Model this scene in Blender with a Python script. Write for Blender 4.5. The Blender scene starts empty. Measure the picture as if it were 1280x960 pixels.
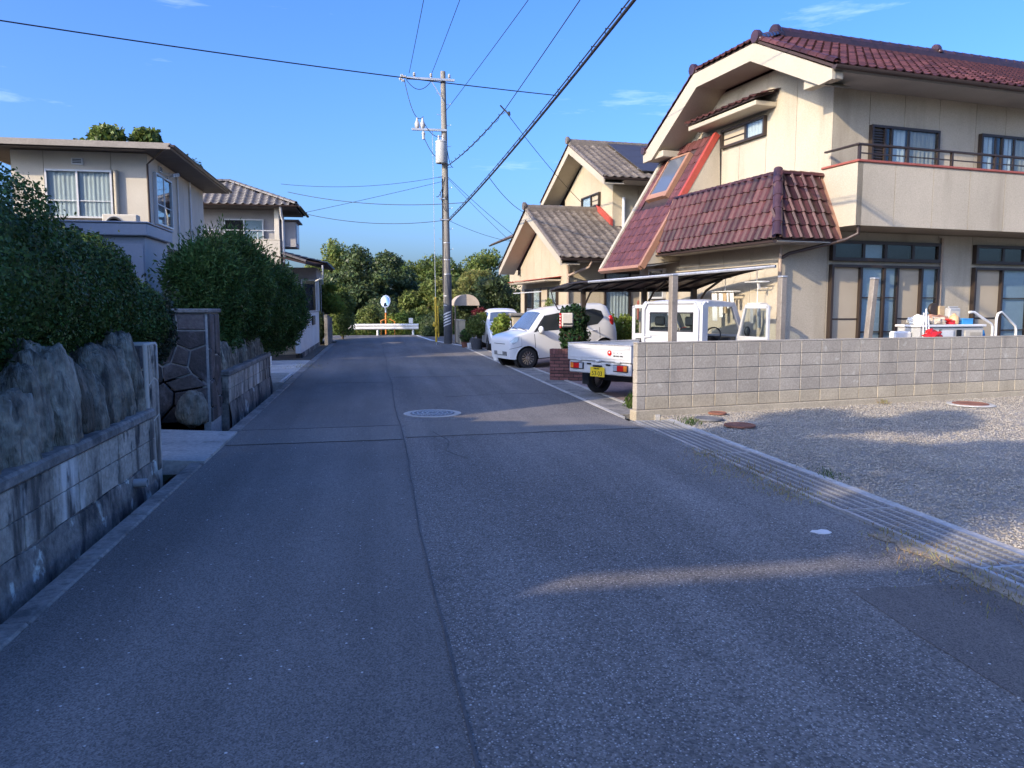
import bpy, bmesh, math, random
import numpy as np
from mathutils import Vector, Matrix, noise as mnoise
R = math.radians
S = bpy.context.scene
COL = S.collection
rng = np.random.default_rng(7)
random.seed(7)

# ------------------------------------------------------------------ camera, sky, sun, exposure
cam_data = bpy.data.cameras.new('camera')
cam = bpy.data.objects.new('camera', cam_data); COL.objects.link(cam); S.camera = cam
cam_data.sensor_width = 36.0; cam_data.lens = 27.03
cam_data.clip_start = 0.05; cam_data.clip_end = 3000
YAW, PIT = R(10.098), R(5.705)
fw = Vector((math.sin(YAW)*math.cos(PIT), math.cos(YAW)*math.cos(PIT), -math.sin(PIT)))
cam.location = (0, 0, 1.55)
cam.rotation_euler = fw.to_track_quat('-Z', 'Y').to_euler()

SUN_AZ, SUN_EL = 239.0, 23.0          # where the sun stands (clockwise from +Y), degrees
sd = bpy.data.lights.new('sun', 'SUN'); sd.energy = 2.0; sd.angle = R(0.55); sd.color = (1.0, 0.83, 0.60)
so = bpy.data.objects.new('sun', sd); COL.objects.link(so)
tr = Vector((-math.sin(R(SUN_AZ))*math.cos(R(SUN_EL)), -math.cos(R(SUN_AZ))*math.cos(R(SUN_EL)), -math.sin(R(SUN_EL))))
so.rotation_euler = tr.to_track_quat('-Z', 'Y').to_euler(); so.location = (-30, -20, 40)

world = bpy.data.worlds.new('World'); S.world = world; world.use_nodes = True
wt = world.node_tree; wt.nodes.clear()
def wn(t, **k):
    n = wt.nodes.new(t)
    for a, b in k.items(): setattr(n, a, b)
    return n
sky = wn('ShaderNodeTexSky', sky_type='NISHITA', sun_disc=False, sun_elevation=R(SUN_EL), sun_rotation=R(SUN_AZ),
         altitude=0.0, air_density=1.0, dust_density=3.9, ozone_density=8.0)
hs = wn('ShaderNodeHueSaturation'); hs.inputs['Saturation'].default_value = 1.1; hs.inputs['Hue'].default_value = 0.512; hs.inputs['Value'].default_value = 1.0
tc = wn('ShaderNodeTexCoord'); mp = wn('ShaderNodeMapping'); mp.inputs['Scale'].default_value = (1.1, 2.2, 9.0)
mp.inputs['Rotation'].default_value = (0.0, R(12), R(20)); mp.inputs['Location'].default_value = (2.1, .4, .3)
nz = wn('ShaderNodeTexNoise'); nz.inputs['Scale'].default_value = 1.7; nz.inputs['Detail'].default_value = 7; nz.inputs['Roughness'].default_value = 0.62
rp = wn('ShaderNodeValToRGB'); rp.color_ramp.elements[0].position = 0.595; rp.color_ramp.elements[1].position = 0.80
rp.color_ramp.elements[1].color = (0.32, 0.32, 0.32, 1)
cl = wn('ShaderNodeMix', data_type='RGBA'); cl.inputs[7].default_value = (7.0, 7.6, 8.6, 1)
bg = wn('ShaderNodeBackground'); bg.inputs['Strength'].default_value = 0.15
wo = wn('ShaderNodeOutputWorld')
L = wt.links.new
L(sky.outputs[0], hs.inputs['Color']); L(tc.outputs['Generated'], mp.inputs[0]); L(mp.outputs[0], nz.inputs['Vector'])
L(nz.outputs['Fac'], rp.inputs[0]); L(rp.outputs[0], cl.inputs[0]); L(hs.outputs[0], cl.inputs[6]); L(cl.outputs[2], bg.inputs[0]); L(bg.outputs[0], wo.inputs[0])

S.view_settings.view_transform = 'Standard'; S.view_settings.look = 'None'
S.view_settings.exposure = 1.45; S.view_settings.gamma = 1.0; S.view_settings.use_curve_mapping = False
S.render.engine = 'CYCLES'
S.cycles.max_bounces = 6; S.cycles.transparent_max_bounces = 12; S.cycles.caustics_reflective = False; S.cycles.caustics_refractive = False

# ------------------------------------------------------------------ materials
def nt(name):
    m = bpy.data.materials.new(name); m.use_nodes = True; t = m.node_tree
    b = t.nodes['Principled BSDF']
    def N(tp, **k):
        n = t.nodes.new(tp)
        for a, v in k.items(): setattr(n, a, v)
        return n
    return m, t, b, N, t.links.new
def c4(c): return (c[0], c[1], c[2], 1)
def mixc(N, Lk, fac, a, b, blend='MIX'):
    n = N('ShaderNodeMix', data_type='RGBA', blend_type=blend)
    if isinstance(fac, (int, float)): n.inputs[0].default_value = fac
    else: Lk(fac, n.inputs[0])
    for i, x in ((6, a), (7, b)):
        if isinstance(x, tuple): n.inputs[i].default_value = c4(x)
        else: Lk(x, n.inputs[i])
    return n.outputs[2]
def rampf(N, Lk, src, p0, p1):
    n = N('ShaderNodeMapRange', interpolation_type='SMOOTHSTEP')
    n.inputs[1].default_value = p0; n.inputs[2].default_value = p1; Lk(src, n.inputs[0]); return n.outputs[0]
def noisef(N, Lk, pos, scale, detail=4, rough=.55, stretch=None):
    v = pos
    if stretch:
        mp = N('ShaderNodeMapping'); mp.inputs['Scale'].default_value = stretch; Lk(pos, mp.inputs[0]); v = mp.outputs[0]
    n = N('ShaderNodeTexNoise'); n.inputs['Scale'].default_value = scale; n.inputs['Detail'].default_value = detail
    n.inputs['Roughness'].default_value = rough; Lk(v, n.inputs['Vector']); return n.outputs['Fac']

def M(name, col, rough=.8, var=.25, vs=1.6, fine=.2, fs=30, bump=.15, bs=60, bd=.01, bst=None, rnd=.0, metal=0., spec=.5, stains=(), coat=0., island=False):
    """plain surface: base colour, large and fine mottling, random shade per piece, stains [(colour, lo, hi, scale, stretch)]"""
    m, t, b, N, Lk = nt(name)
    pos = N('ShaderNodeNewGeometry').outputs['Position']
    mr = N('ShaderNodeMapRange'); Lk(noisef(N, Lk, pos, vs, 5), mr.inputs[0])
    mr.inputs[1].default_value = .25; mr.inputs[2].default_value = .75; mr.inputs[3].default_value = 1-var; mr.inputs[4].default_value = 1+var
    val = mr.outputs[0]
    if fine:
        m2 = N('ShaderNodeMapRange'); Lk(noisef(N, Lk, pos, fs, 3), m2.inputs[0])
        m2.inputs[1].default_value = .3; m2.inputs[2].default_value = .7; m2.inputs[3].default_value = 1-fine; m2.inputs[4].default_value = 1+fine
        mu = N('ShaderNodeMath', operation='MULTIPLY'); Lk(val, mu.inputs[0]); Lk(m2.outputs[0], mu.inputs[1]); val = mu.outputs[0]
    if rnd:
        src = N('ShaderNodeNewGeometry').outputs['Random Per Island'] if island else N('ShaderNodeObjectInfo').outputs['Random']
        m3 = N('ShaderNodeMapRange'); Lk(src, m3.inputs[0]); m3.inputs[3].default_value = 1-rnd; m3.inputs[4].default_value = 1+rnd
        mu = N('ShaderNodeMath', operation='MULTIPLY'); Lk(val, mu.inputs[0]); Lk(m3.outputs[0], mu.inputs[1]); val = mu.outputs[0]
    cmb = N('ShaderNodeCombineColor'); 
    for i in range(3): Lk(val, cmb.inputs[i])
    c = mixc(N, Lk, 1.0, tuple(col), cmb.outputs[0], 'MULTIPLY')
    for sc, lo, hi, scl, st in stains:
        c = mixc(N, Lk, rampf(N, Lk, noisef(N, Lk, pos, scl, 6, .6, st), lo, hi), c, tuple(sc))
    Lk(c, b.inputs['Base Color'])
    b.inputs['Roughness'].default_value = rough; b.inputs['Metallic'].default_value = metal
    b.inputs['Specular IOR Level'].default_value = spec; b.inputs['Coat Weight'].default_value = coat
    if bump:
        bp = N('ShaderNodeBump'); bp.inputs['Strength'].default_value = bump; bp.inputs['Distance'].default_value = bd
        Lk(noisef(N, Lk, pos, bs, 5 if bst else 4, .65 if bst else .6, bst), bp.inputs['Height']); Lk(bp.outputs[0], b.inputs['Normal'])
    return m

def asphalt(name, base, chip, scale, dens, bump, var=.18):
    m, t, b, N, Lk = nt(name)
    pos = N('ShaderNodeNewGeometry').outputs['Position']
    vo = N('ShaderNodeTexVoronoi'); vo.inputs['Scale'].default_value = scale; Lk(pos, vo.inputs['Vector'])
    sp = N('ShaderNodeSeparateColor'); Lk(vo.outputs['Color'], sp.inputs[0])
    cells = rampf(N, Lk, sp.outputs[0], 1-dens, 1.0)
    inner = rampf(N, Lk, vo.outputs['Distance'], .48, .25)
    mu = N('ShaderNodeMath', operation='MULTIPLY'); Lk(cells, mu.inputs[0]); Lk(inner, mu.inputs[1])
    sh = N('ShaderNodeMapRange'); Lk(sp.outputs[1], sh.inputs[0]); sh.inputs[3].default_value = .55; sh.inputs[4].default_value = 1.45
    cm = N('ShaderNodeCombineColor')
    for i in range(3): Lk(sh.outputs[0], cm.inputs[i])
    c = mixc(N, Lk, 1.0, tuple(base), cm.outputs[0], 'MULTIPLY')
    big = N('ShaderNodeMapRange'); Lk(noisef(N, Lk, pos, .55, 6, .6, (1.3, .5, 1)), big.inputs[0])
    big.inputs[1].default_value = .25; big.inputs[2].default_value = .75; big.inputs[3].default_value = 1-var; big.inputs[4].default_value = 1+var
    cb = N('ShaderNodeCombineColor')
    for i in range(3): Lk(big.outputs[0], cb.inputs[i])
    c = mixc(N, Lk, 1.0, c, cb.outputs[0], 'MULTIPLY')
    tr_ = N('ShaderNodeMapRange'); Lk(noisef(N, Lk, pos, 1.3, 4, .5, (1.6, .07, 1)), tr_.inputs[0]); tr_.inputs[1].default_value = .3; tr_.inputs[2].default_value = .7; tr_.inputs[3].default_value = .80; tr_.inputs[4].default_value = 1.18
    ct = N('ShaderNodeCombineColor')
    for i in range(3): Lk(tr_.outputs[0], ct.inputs[i])
    c = mixc(N, Lk, 1.0, c, ct.outputs[0], 'MULTIPLY')
    c = mixc(N, Lk, rampf(N, Lk, noisef(N, Lk, pos, 1.3, 7, .7), .62, .75), c, tuple(x*.62 for x in base))
    c = mixc(N, Lk, mu.outputs[0], c, tuple(chip))
    # white grit
    v2 = N('ShaderNodeTexVoronoi'); v2.inputs['Scale'].default_value = 26; Lk(pos, v2.inputs['Vector'])
    s2 = N('ShaderNodeSeparateColor'); Lk(v2.outputs['Color'], s2.inputs[0])
    g = N('ShaderNodeMath', operation='MULTIPLY'); Lk(rampf(N, Lk, s2.outputs[0], .88, .93), g.inputs[0]); Lk(rampf(N, Lk, v2.outputs['Distance'], .2, .12), g.inputs[1])
    c = mixc(N, Lk, g.outputs[0], c, (.62, .60, .56))
    Lk(c, b.inputs['Base Color']); b.inputs['Roughness'].default_value = .82; b.inputs['Specular IOR Level'].default_value = .35
    bp = N('ShaderNodeBump'); bp.inputs['Strength'].default_value = bump; bp.inputs['Distance'].default_value = .006
    ad = N('ShaderNodeMath', operation='ADD'); Lk(vo.outputs['Distance'], ad.inputs[0]); Lk(noisef(N, Lk, pos, scale*.6, 3), ad.inputs[1])
    Lk(ad.outputs[0], bp.inputs['Height']); bp.invert = True; Lk(bp.outputs[0], b.inputs['Normal'])
    return m

def leafmat(name, col, hue=.03, dark=.45, trans=.3, rough=.5):
    m, t, b, N, Lk = nt(name)
    g = N('ShaderNodeNewGeometry'); r = g.outputs['Random Per Island']
    mr = N('ShaderNodeMapRange'); Lk(r, mr.inputs[0]); mr.inputs[3].default_value = 1-dark; mr.inputs[4].default_value = 1+dark
    h = N('ShaderNodeHueSaturation'); h.inputs['Color'].default_value = c4(col)
    wn_ = N('ShaderNodeTexWhiteNoise', noise_dimensions='1D'); Lk(r, wn_.inputs['W'])
    mh = N('ShaderNodeMapRange'); Lk(wn_.outputs['Value'], mh.inputs[0]); mh.inputs[3].default_value = .5-hue; mh.inputs[4].default_value = .5+hue
    Lk(mh.outputs[0], h.inputs['Hue']); 
    big = N('ShaderNodeMapRange'); Lk(noisef(N, Lk, g.outputs['Position'], 1.4, 3), big.inputs[0]); big.inputs[1].default_value = .3; big.inputs[2].default_value = .7
    big.inputs[3].default_value = .7; big.inputs[4].default_value = 1.3
    mu = N('ShaderNodeMath', operation='MULTIPLY'); Lk(mr.outputs[0], mu.inputs[0]); Lk(big.outputs[0], mu.inputs[1]); Lk(mu.outputs[0], h.inputs['Value'])
    Lk(h.outputs[0], b.inputs['Base Color']); b.inputs['Roughness'].default_value = rough; b.inputs['Specular IOR Level'].default_value = .22
    tl = N('ShaderNodeBsdfTranslucent'); Lk(h.outputs[0], tl.inputs['Color'])
    mx = N('ShaderNodeMixShader'); mx.inputs[0].default_value = trans
    out = t.nodes['Material Output']; Lk(b.outputs[0], mx.inputs[1]); Lk(tl.outputs[0], mx.inputs[2]); Lk(mx.outputs[0], out.inputs[0])
    return m

def glassmat(name, tint=(.85, .9, .92), refl=1.0, rough=.02):
    m, t, b, N, Lk = nt(name)
    t.nodes.remove(b)
    tp = N('ShaderNodeBsdfTransparent'); tp.inputs[0].default_value = c4(tint)
    gl = N('ShaderNodeBsdfGlossy'); gl.inputs['Roughness'].default_value = rough
    lw = N('ShaderNodeLayerWeight'); pw = N('ShaderNodeMath', operation='POWER'); Lk(lw.outputs['Facing'], pw.inputs[0]); pw.inputs[1].default_value = 4.0
    ml = N('ShaderNodeMath', operation='MULTIPLY_ADD'); Lk(pw.outputs[0], ml.inputs[0]); ml.inputs[1].default_value = .9*refl; ml.inputs[2].default_value = .05*refl; ml.use_clamp = True
    mx = N('ShaderNodeMixShader'); Lk(ml.outputs[0], mx.inputs[0]); Lk(tp.outputs[0], mx.inputs[1]); Lk(gl.outputs[0], mx.inputs[2])
    Lk(mx.outputs[0], t.nodes['Material Output'].inputs[0])
    return m

MT = dict(
 asphalt_old=asphalt('coarse_asphalt', (.176, .160, .140), (.54, .50, .45), 95, .44, .8, .30),
 asphalt_new=asphalt('smooth_asphalt', (.172, .157, .138), (.26, .245, .22), 150, .28, .4, .26),
 asphalt_patch=asphalt('patch_asphalt', (.192, .173, .148), (.28, .26, .22), 170, .2, .25),
 asphalt_dark=asphalt('dark_patch_asphalt', (.145, .125, .106), (.21, .185, .16), 170, .2, .25),
 crack=M('tar_crack', (.10, .095, .09), .9, .3, 8),
 concrete=M('curb_concrete', (.235, .22, .195), .9, .35, 2.2, .3, 24, .5, 70, .012, stains=[((.09, .09, .085), .52, .68, 3.5, None)]),
 concrete_light=M('pale_concrete', (.47, .45, .405), .9, .2, 1.6, .18, 26, .35, 70, .008, stains=[((.2, .195, .18), .55, .75, 2.5, None)]),
 wall_old=M('weathered_concrete_block', (.41, .365, .295), .92, .35, 2.5, .25, 25, .5, 60, .012, rnd=.10,
            stains=[((.085, .078, .068), .46, .60, 2.6, (1, 1.6, .28)), ((.74, .71, .64), .53, .66, 1.7, (1, 1.4, .36)), ((.04, .042, .042), .57, .70, 6.0, (1, 1, .5))]),
 wall_foot=M('stained_wall_footing', (.25, .23, .20), .92, .4, 2.5, .3, 25, .5, 50, .015,
            stains=[((.66, .70, .63), .57, .64, 3.6, (1, 1, .8)), ((.03, .032, .035), .46, .62, 2.0, (1, 1, .5))]),
 block=M('grey_concrete_block', (.365, .325, .265), .93, .16, 1.5, .16, 40, .5, 120, .006, rnd=.07,
            stains=[((.17, .155, .135), .54, .78, 1.9, (1, 1, .35)), ((.50, .465, .39), .60, .72, 5, None)]),
 block_low=M('mud_splashed_block', (.42, .36, .26), .93, .16, 2.0, .16, 40, .5, 120, .006, rnd=.06),
 mortar=M('mortar', (.38, .35, .295), .95, .15, 3, .2, 50, .3, 100),
 stucco=M('cream_spray_stucco', (.46, .40, .305), .93, .10, .9, .14, 60, .6, 90, .008, rnd=.025, stains=[((.30, .255, .185), .47, .85, 1.3, (1, 1, .14))]),
 stucco_in=M('joint_stucco', (.36, .30, .21), .95, .1, 1, .1, 50, .2),
 stucco2=M('yellow_cream_stucco', (.45, .38, .265), .93, .12, .9, .14, 60, .5, 90, .008, rnd=.02, stains=[((.40, .33, .22), .56, .85, 1.1, (1, 1, .22))]),
 cream=M('cream_painted_board', (.44, .385, .295), .7, .08, 1, .06, 30, .08, 50),
 soffit=M('grey_soffit_board', (.42, .39, .34), .85, .1, 1.5, .05, 30, .05),
 tile_red=M('glazed_burgundy_tile', (.072, .026, .023), .40, .22, 3, .2, 20, .1, 40, .004, rnd=.48, spec=.42, stains=[((.10, .055, .055), .60, .8, 3.5, None)]),
 tile_slope=M('satin_burgundy_tile', (.115, .042, .038), .42, .18, 6, .15, 20, .06, 40, .003, rnd=.22, spec=.5),
 tile_dark=M('dark_ridge_tile', (.050, .024, .028), .30, .3, 6, .2, 20, .08, 40, .003, rnd=.3, spec=.6),
 tile_grey=M('brown_grey_tile', (.165, .135, .105), .45, .25, 4, .2, 20, .1, 40, .004, rnd=.22, spec=.5, island=True),
 tile_silver=M('silver_grey_tile', (.135, .12, .11), .45, .25, 4, .2, 20, .1, 40, .004, rnd=.2, spec=.5, island=True),
 underlay=M('tile_underlay', (.05, .03, .03), .9, .2, 4),
 copper=M('orange_brown_flashing', (.36, .185, .115), .5, .15, 3, .1, 30, .05),
 redflash=M('red_painted_flashing', (.40, .065, .045), .5, .15, 3, .1, 30, .05),
 redcap=M('brick_red_coping', (.32, .085, .06), .6, .15, 3, .1, 30, .05),
 bronze=M('bronze_window_frame', (.045, .032, .026), .4, .1, 4, .05, 30, 0, metal=.2),
 gutter=M('dark_brown_gutter', (.055, .035, .028), .4, .15, 4, .05, 30, 0),
 pipe=M('tan_downpipe', (.35, .26, .19), .5, .15, 4, .05, 30, 0),
 pipe_white=M('white_pipe', (.72, .71, .68), .45, .08, 4, .05, 30, 0),
 alu=M('silver_window_frame', (.66, .66, .65), .4, .06, 4, .03, 30, 0, metal=.3),
 screen=M('beige_insect_screen', (.43, .36, .26), .85, .07, 1.5, .05, 200, 0),
 paper=M('pale_blue_frosted_pane', (.50, .57, .60), .35, .12, 1.5, .05, 30, 0),
 curtain=M('white_curtain_cloth', (.74, .72, .66), .9, .06, 2, .05, 60, 0),
 curtain_b=M('beige_curtain_cloth', (.50, .42, .31), .9, .1, 2, .05, 60, 0),
 room_shade=M('painted_room_shade', (.035, .035, .037), .9, .3, 2),  # near-black flat panel, paints the unlit room behind the glass
 glass=glassmat('window_glass'),
 glass_dark=glassmat('tinted_car_glass', (.16, .18, .19), 1.0),
 paint=M('white_car_paint', (.76, .76, .75), .28, .02, 1, 0, 30, 0, spec=.5, coat=.6),
 paint_t=M('white_truck_paint', (.54, .545, .55), .40, .05, 1.2, .03, 20, 0, coat=.3, stains=[((.48, .46, .42), .66, .85, 3.0, None)]),
 rubber=M('black_rubber', (.022, .022, .023), .75, .15, 6, .1, 40, .1),
 black=M('black_plastic', (.028, .028, .030), .5, .1, 6),
 chrome=M('bright_metal', (.62, .62, .62), .25, .05, 6, 0, 30, 0, metal=.9),
 red_lens=M('red_lamp_lens', (.55, .018, .015), .2, .1, 6, 0, 30, 0, coat=.5),
 orange_lens=M('orange_lamp_lens', (.75, .22, .03), .2, .1, 6, 0, 30, 0, coat=.5),
 clear_lens=M('clear_lamp_lens', (.62, .66, .70), .12, .1, 6, 0, 30, 0, metal=.4, coat=.5),
 plate=M('yellow_plate', (.78, .55, .03), .4, .05, 6, 0, 30, 0),
 ink=M('black_ink', (.012, .012, .012), .6, 0, 6, 0, 30, 0),
 steel=M('galvanised_steel', (.56, .56, .55), .45, .2, 3, .15, 30, .06, metal=.65),
 steel_post=M('tan_steel_post', (.28, .24, .195), .5, .18, 3, .12, 30, .05, metal=.15, stains=[((.2, .15, .11), .62, .8, 5, (1, 1, .3))]),
 brownsteel=M('dark_brown_steel', (.050, .038, .032), .45, .2, 4, .1, 30, .04, metal=.2),
 rust=M('rusted_iron', (.23, .095, .06), .8, .3, 7, .25, 40, .3),
 grate=M('dull_grating_bar', (.30, .30, .30), .55, .2, 3, .15, 30, .06, metal=.4),
 iron=M('grey_cast_iron', (.20, .20, .20), .6, .25, 7, .3, 60, .4, 90, .006, metal=.3),
 pole=M('spun_concrete_pole', (.235, .215, .185), .85, .15, 1.5, .12, 40, .2, stains=[((.15, .14, .13), .55, .75, 2, (1, 1, .15))]),
 polesleeve=M('dark_pole_sleeve', (.075, .078, .085), .7, .2, 4),
 cable=M('black_cable', (.02, .02, .022), .6, .1, 4, 0, 30, 0),
 porcelain=M('white_porcelain', (.46, .445, .42), .3, .1, 5, 0, 30, 0),
 tank=M('pale_grey_paint', (.42, .42, .405), .5, .1, 3, .08, 30, .03),
 yellow=M('yellow_guard_plastic', (.72, .45, .03), .5, .1, 4, .05, 30, 0),
 orange=M('orange_post_paint', (.72, .24, .04), .5, .15, 4, .05, 30, 0),
 white=M('white_paint', (.74, .73, .70), .55, .12, 2.5, .06, 30, .05, stains=[((.45, .43, .38), .62, .85, 3.0, None)]),
 whitewall=M('white_painted_wall', (.72, .71, .68), .85, .1, 1.5, .06, 40, .2, stains=[((.42, .40, .36), .58, .8, 1.8, (1, 1, .35))]),
 mirror=M('mirror_face', (.88, .9, .92), .06, .02, 4, 0, 30, 0, metal=1.0),
 brick=M('dark_red_brick', (.15, .062, .054), .85, .2, 6, .25, 50, .4, 90, .006, rnd=.28),
 brickmortar=M('dark_mortar', (.030, .024, .023), .95, .2, 6),
 rock=M('blue_grey_garden_rock', (.33, .305, .235), .88, .45, 2.0, .4, 14, 1.0, 17, .09, (1.3, 1.3, .22), rnd=.38,
        stains=[((.07, .066, .055), .46, .70, 7.0, (1.6, 1.6, .18)), ((.40, .385, .32), .60, .66, 9.0, (1.6, 1.6, .3)), ((.12, .10, .07), .52, .70, 1.6, None), ((.38, .36, .29), .58, .70, 3.0, (1.5, 1.5, .5))]),
 slate=M('dark_cladding_stone', (.095, .082, .076), .7, .4, 4, .3, 25, .6, 30, .02, rnd=.6, stains=[((.19, .17, .165), .56, .7, 6, (1, 1, .6))]),
 slate_joint=M('pale_pointing', (.46, .45, .42), .9, .2, 5),
 gravel_bed=M('gravel_bed', (.33, .305, .265), .95, .25, 2, .4, 60, .8, 90, .02),
 soil=M('garden_soil', (.10, .085, .06), .95, .3, 2, .3, 30, .6, 40, .02),
 field=M('rough_grass_ground', (.075, .085, .035), .95, .3, .6, .35, 12, .6, 30, .03),
 bark=M('tree_bark', (.10, .075, .055), .9, .3, 4, .3, 20, .7, 30, .02),
 blue_shed=M('blue_grey_shed_steel', (.44, .43, .445), .5, .08, 2, .04, 30, .03),
 panel_white=M('pale_wall_panel', (.60, .545, .445), .85, .1, 1.0, .06, 40, .12, rnd=.02, stains=[((.45, .41, .34), .6, .85, 1.3, (1, 1, .25))]),
 panel_grey=M('grey_wall_stucco', (.40, .385, .385), .9, .1, 1.0, .08, 40, .3),
 roofmetal=M('brown_metal_roof', (.115, .085, .07), .55, .15, 2, .1, 20, .05),
 fascia=M('faded_fascia_board', (.31, .27, .225), .8, .15, 2, .1, 20, .05),
 solar=M('solar_panel_glass', (.050, .050, .062), .5, .1, 4, 0, 30, 0, spec=.3),
 poly=M('smoked_roof_sheet', (.10, .075, .065), .4, .1, 2, .05, 30, 0),
 woodgate=M('tan_slat_wood', (.48, .35, .20), .75, .15, 4, .15, 30, .1),
 awning=M('beige_awning_cloth', (.52, .43, .33), .85, .1, 3, .05, 30, 0),
 paver=M('worn_brick_paver', (.21, .155, .145), .9, .25, 2, .25, 25, .4, 50, rnd=.2),
 leaf_box=leafmat('boxwood_leaf', (.072, .122, .030), .03, .6, .22, .42),
 leaf_box2=leafmat('mixed_hedge_leaf', (.045, .060, .030), .04, .5, .22, .45),
 leaf_jun=leafmat('juniper_leaf', (.078, .135, .034), .03, .55, .25, .55),
 leaf_tree=leafmat('broadleaf', (.125, .165, .04), .03, .45, .3, .45),
 leaf_olive=leafmat('olive_leaf', (.17, .205, .055), .03, .45, .35, .5),
 leaf_dark=leafmat('evergreen_leaf', (.075, .105, .04), .03, .5, .22, .4),
 leaf_lime=leafmat('lime_leaf', (.20, .25, .045), .03, .35, .4, .5),
 leaf_bamboo=leafmat('bamboo_leaf', (.235, .24, .07), .03, .35, .4, .5),
 leaf_ivy=leafmat('ivy_leaf', (.030, .065, .022), .03, .5, .2, .35),
 leaf_red=leafmat('red_leaf', (.17, .028, .03), .02, .4, .3, .5),
 weed=leafmat('dry_weed', (.34, .28, .12), .05, .35, .4, .7),
 weedgreen=leafmat('green_weed', (.07, .12, .03), .04, .35, .4, .6),
)

# ------------------------------------------------------------------ mesh helpers
class MB:
    def __init__(s): s.v = []; s.f = []
    def add(s, vs, fs):
        o = len(s.v); s.v += [tuple(p) for p in vs]; s.f += [tuple(i+o for i in f) for f in fs]; return s
    def box(s, x0, x1, y0, y1, z0, z1, b=0., mtx=None):
        if x0 > x1: x0, x1 = x1, x0
        if y0 > y1: y0, y1 = y1, y0
        if z0 > z1: z0, z1 = z1, z0
        b = min(b, (x1-x0)*.45, (y1-y0)*.45, (z1-z0)*.45)
        if b <= 0:
            vs = [(x, y, z) for x in (x0, x1) for y in (y0, y1) for z in (z0, z1)]
            fs = [(0, 1, 3, 2), (4, 6, 7, 5), (0, 4, 5, 1), (2, 3, 7, 6), (0, 2, 6, 4), (1, 5, 7, 3)]
        else:
            vs = []; idx = {}
            for i, x in enumerate((x0, x1)):
                for j, y in enumerate((y0, y1)):
                    for k, z in enumerate((z0, z1)):
                        dx, dy, dz = (b if i == 0 else -b), (b if j == 0 else -b), (b if k == 0 else -b)
                        for a, p in enumerate(((x, y+dy, z+dz), (x+dx, y, z+dz), (x+dx, y+dy, z))):
                            idx[i, j, k, a] = len(vs); vs.append(p)
            I = idx; fs = []
            for i in (0, 1): fs.append((I[i, 0, 0, 0], I[i, 1, 0, 0], I[i, 1, 1, 0], I[i, 0, 1, 0]))
            for j in (0, 1): fs.append((I[0, j, 0, 1], I[1, j, 0, 1], I[1, j, 1, 1], I[0, j, 1, 1]))
            for k in (0, 1): fs.append((I[0, 0, k, 2], I[1, 0, k, 2], I[1, 1, k, 2], I[0, 1, k, 2]))
            for i in (0, 1):
                for j in (0, 1): fs.append((I[i, j, 0, 0], I[i, j, 1, 0], I[i, j, 1, 1], I[i, j, 0, 1]))
                for k in (0, 1): fs.append((I[i, 0, k, 0], I[i, 1, k, 0], I[i, 1, k, 2], I[i, 0, k, 2]))
            for j in (0, 1):
                for k in (0, 1): fs.append((I[0, j, k, 1], I[1, j, k, 1], I[1, j, k, 2], I[0, j, k, 2]))
            for i in (0, 1):
                for j in (0, 1):
                    for k in (0, 1): fs.append((I[i, j, k, 0], I[i, j, k, 1], I[i, j, k, 2]))
        if mtx is not None: vs = [tuple(mtx @ Vector(p)) for p in vs]
        return s.add(vs, fs)
    def prism(s, poly, vec):
        n = len(poly); vec = Vector(vec); a = [Vector(p) for p in poly]; b = [p+vec for p in a]
        fs = [tuple(range(n)), tuple(range(2*n-1, n-1, -1))]+[(i, (i+1) % n, n+(i+1) % n, n+i) for i in range(n)]
        return s.add(a+b, fs)
    def tube(s, pts, r, n=6, cap=True):
        pts = [Vector(p) for p in pts]; k = len(pts); rs = r if isinstance(r, (list, tuple)) else [r]*k
        vs = []; up = None
        for i, p in enumerate(pts):
            d = (pts[min(i+1, k-1)]-pts[max(i-1, 0)]).normalized()
            if up is None: up = Vector((0, 0, 1)) if abs(d.z) < .9 else Vector((1, 0, 0))
            a = d.cross(up)
            if a.length < 1e-4: a = d.cross(Vector((0, 1, 0)))
            a.normalize(); b = a.cross(d).normalized(); up = b
            vs += [p+(a*math.cos(2*math.pi*j/n)+b*math.sin(2*math.pi*j/n))*rs[i] for j in range(n)]
        fs = [(i*n+j, i*n+(j+1) % n, (i+1)*n+(j+1) % n, (i+1)*n+j) for i in range(k-1) for j in range(n)]
        if cap: fs += [tuple(range(n)), tuple(range((k-1)*n, k*n))]
        return s.add(vs, fs)
    def lathe(s, prof, c=(0, 0, 0), n=16, axis='z', cap=True):
        vs = []; k = len(prof); c = Vector(c)
        for r, h in prof:
            for j in range(n):
                a = 2*math.pi*j/n; p = (r*math.cos(a), r*math.sin(a), h)
                if axis == 'x': p = (h, r*math.cos(a), r*math.sin(a))
                if axis == 'y': p = (r*math.cos(a), h, r*math.sin(a))
                vs.append(c+Vector(p))
        fs = [(i*n+j, i*n+(j+1) % n, (i+1)*n+(j+1) % n, (i+1)*n+j) for i in range(k-1) for j in range(n)]
        if cap: fs += [tuple(range(n)), tuple(range((k-1)*n, k*n))]
        return s.add(vs, fs)
    def mesh(s, name, smooth=None, recalc=True):
        me = bpy.data.meshes.new(name); me.from_pydata(s.v, [], s.f)
        if recalc:
            bm = bmesh.new(); bm.from_mesh(me); bmesh.ops.recalc_face_normals(bm, faces=bm.faces); bm.to_mesh(me); bm.free()
        if smooth:
            for p in me.polygons: p.use_smooth = True
            me.set_sharp_from_angle(angle=R(smooth))
        return me
    def build(s, name, mat, parent=None, smooth=None, loc=None, rz=0, recalc=True):
        me = s.mesh(name, smooth, recalc); me.materials.append(MT[mat]); return link(name, me, parent, loc, rz)
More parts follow.
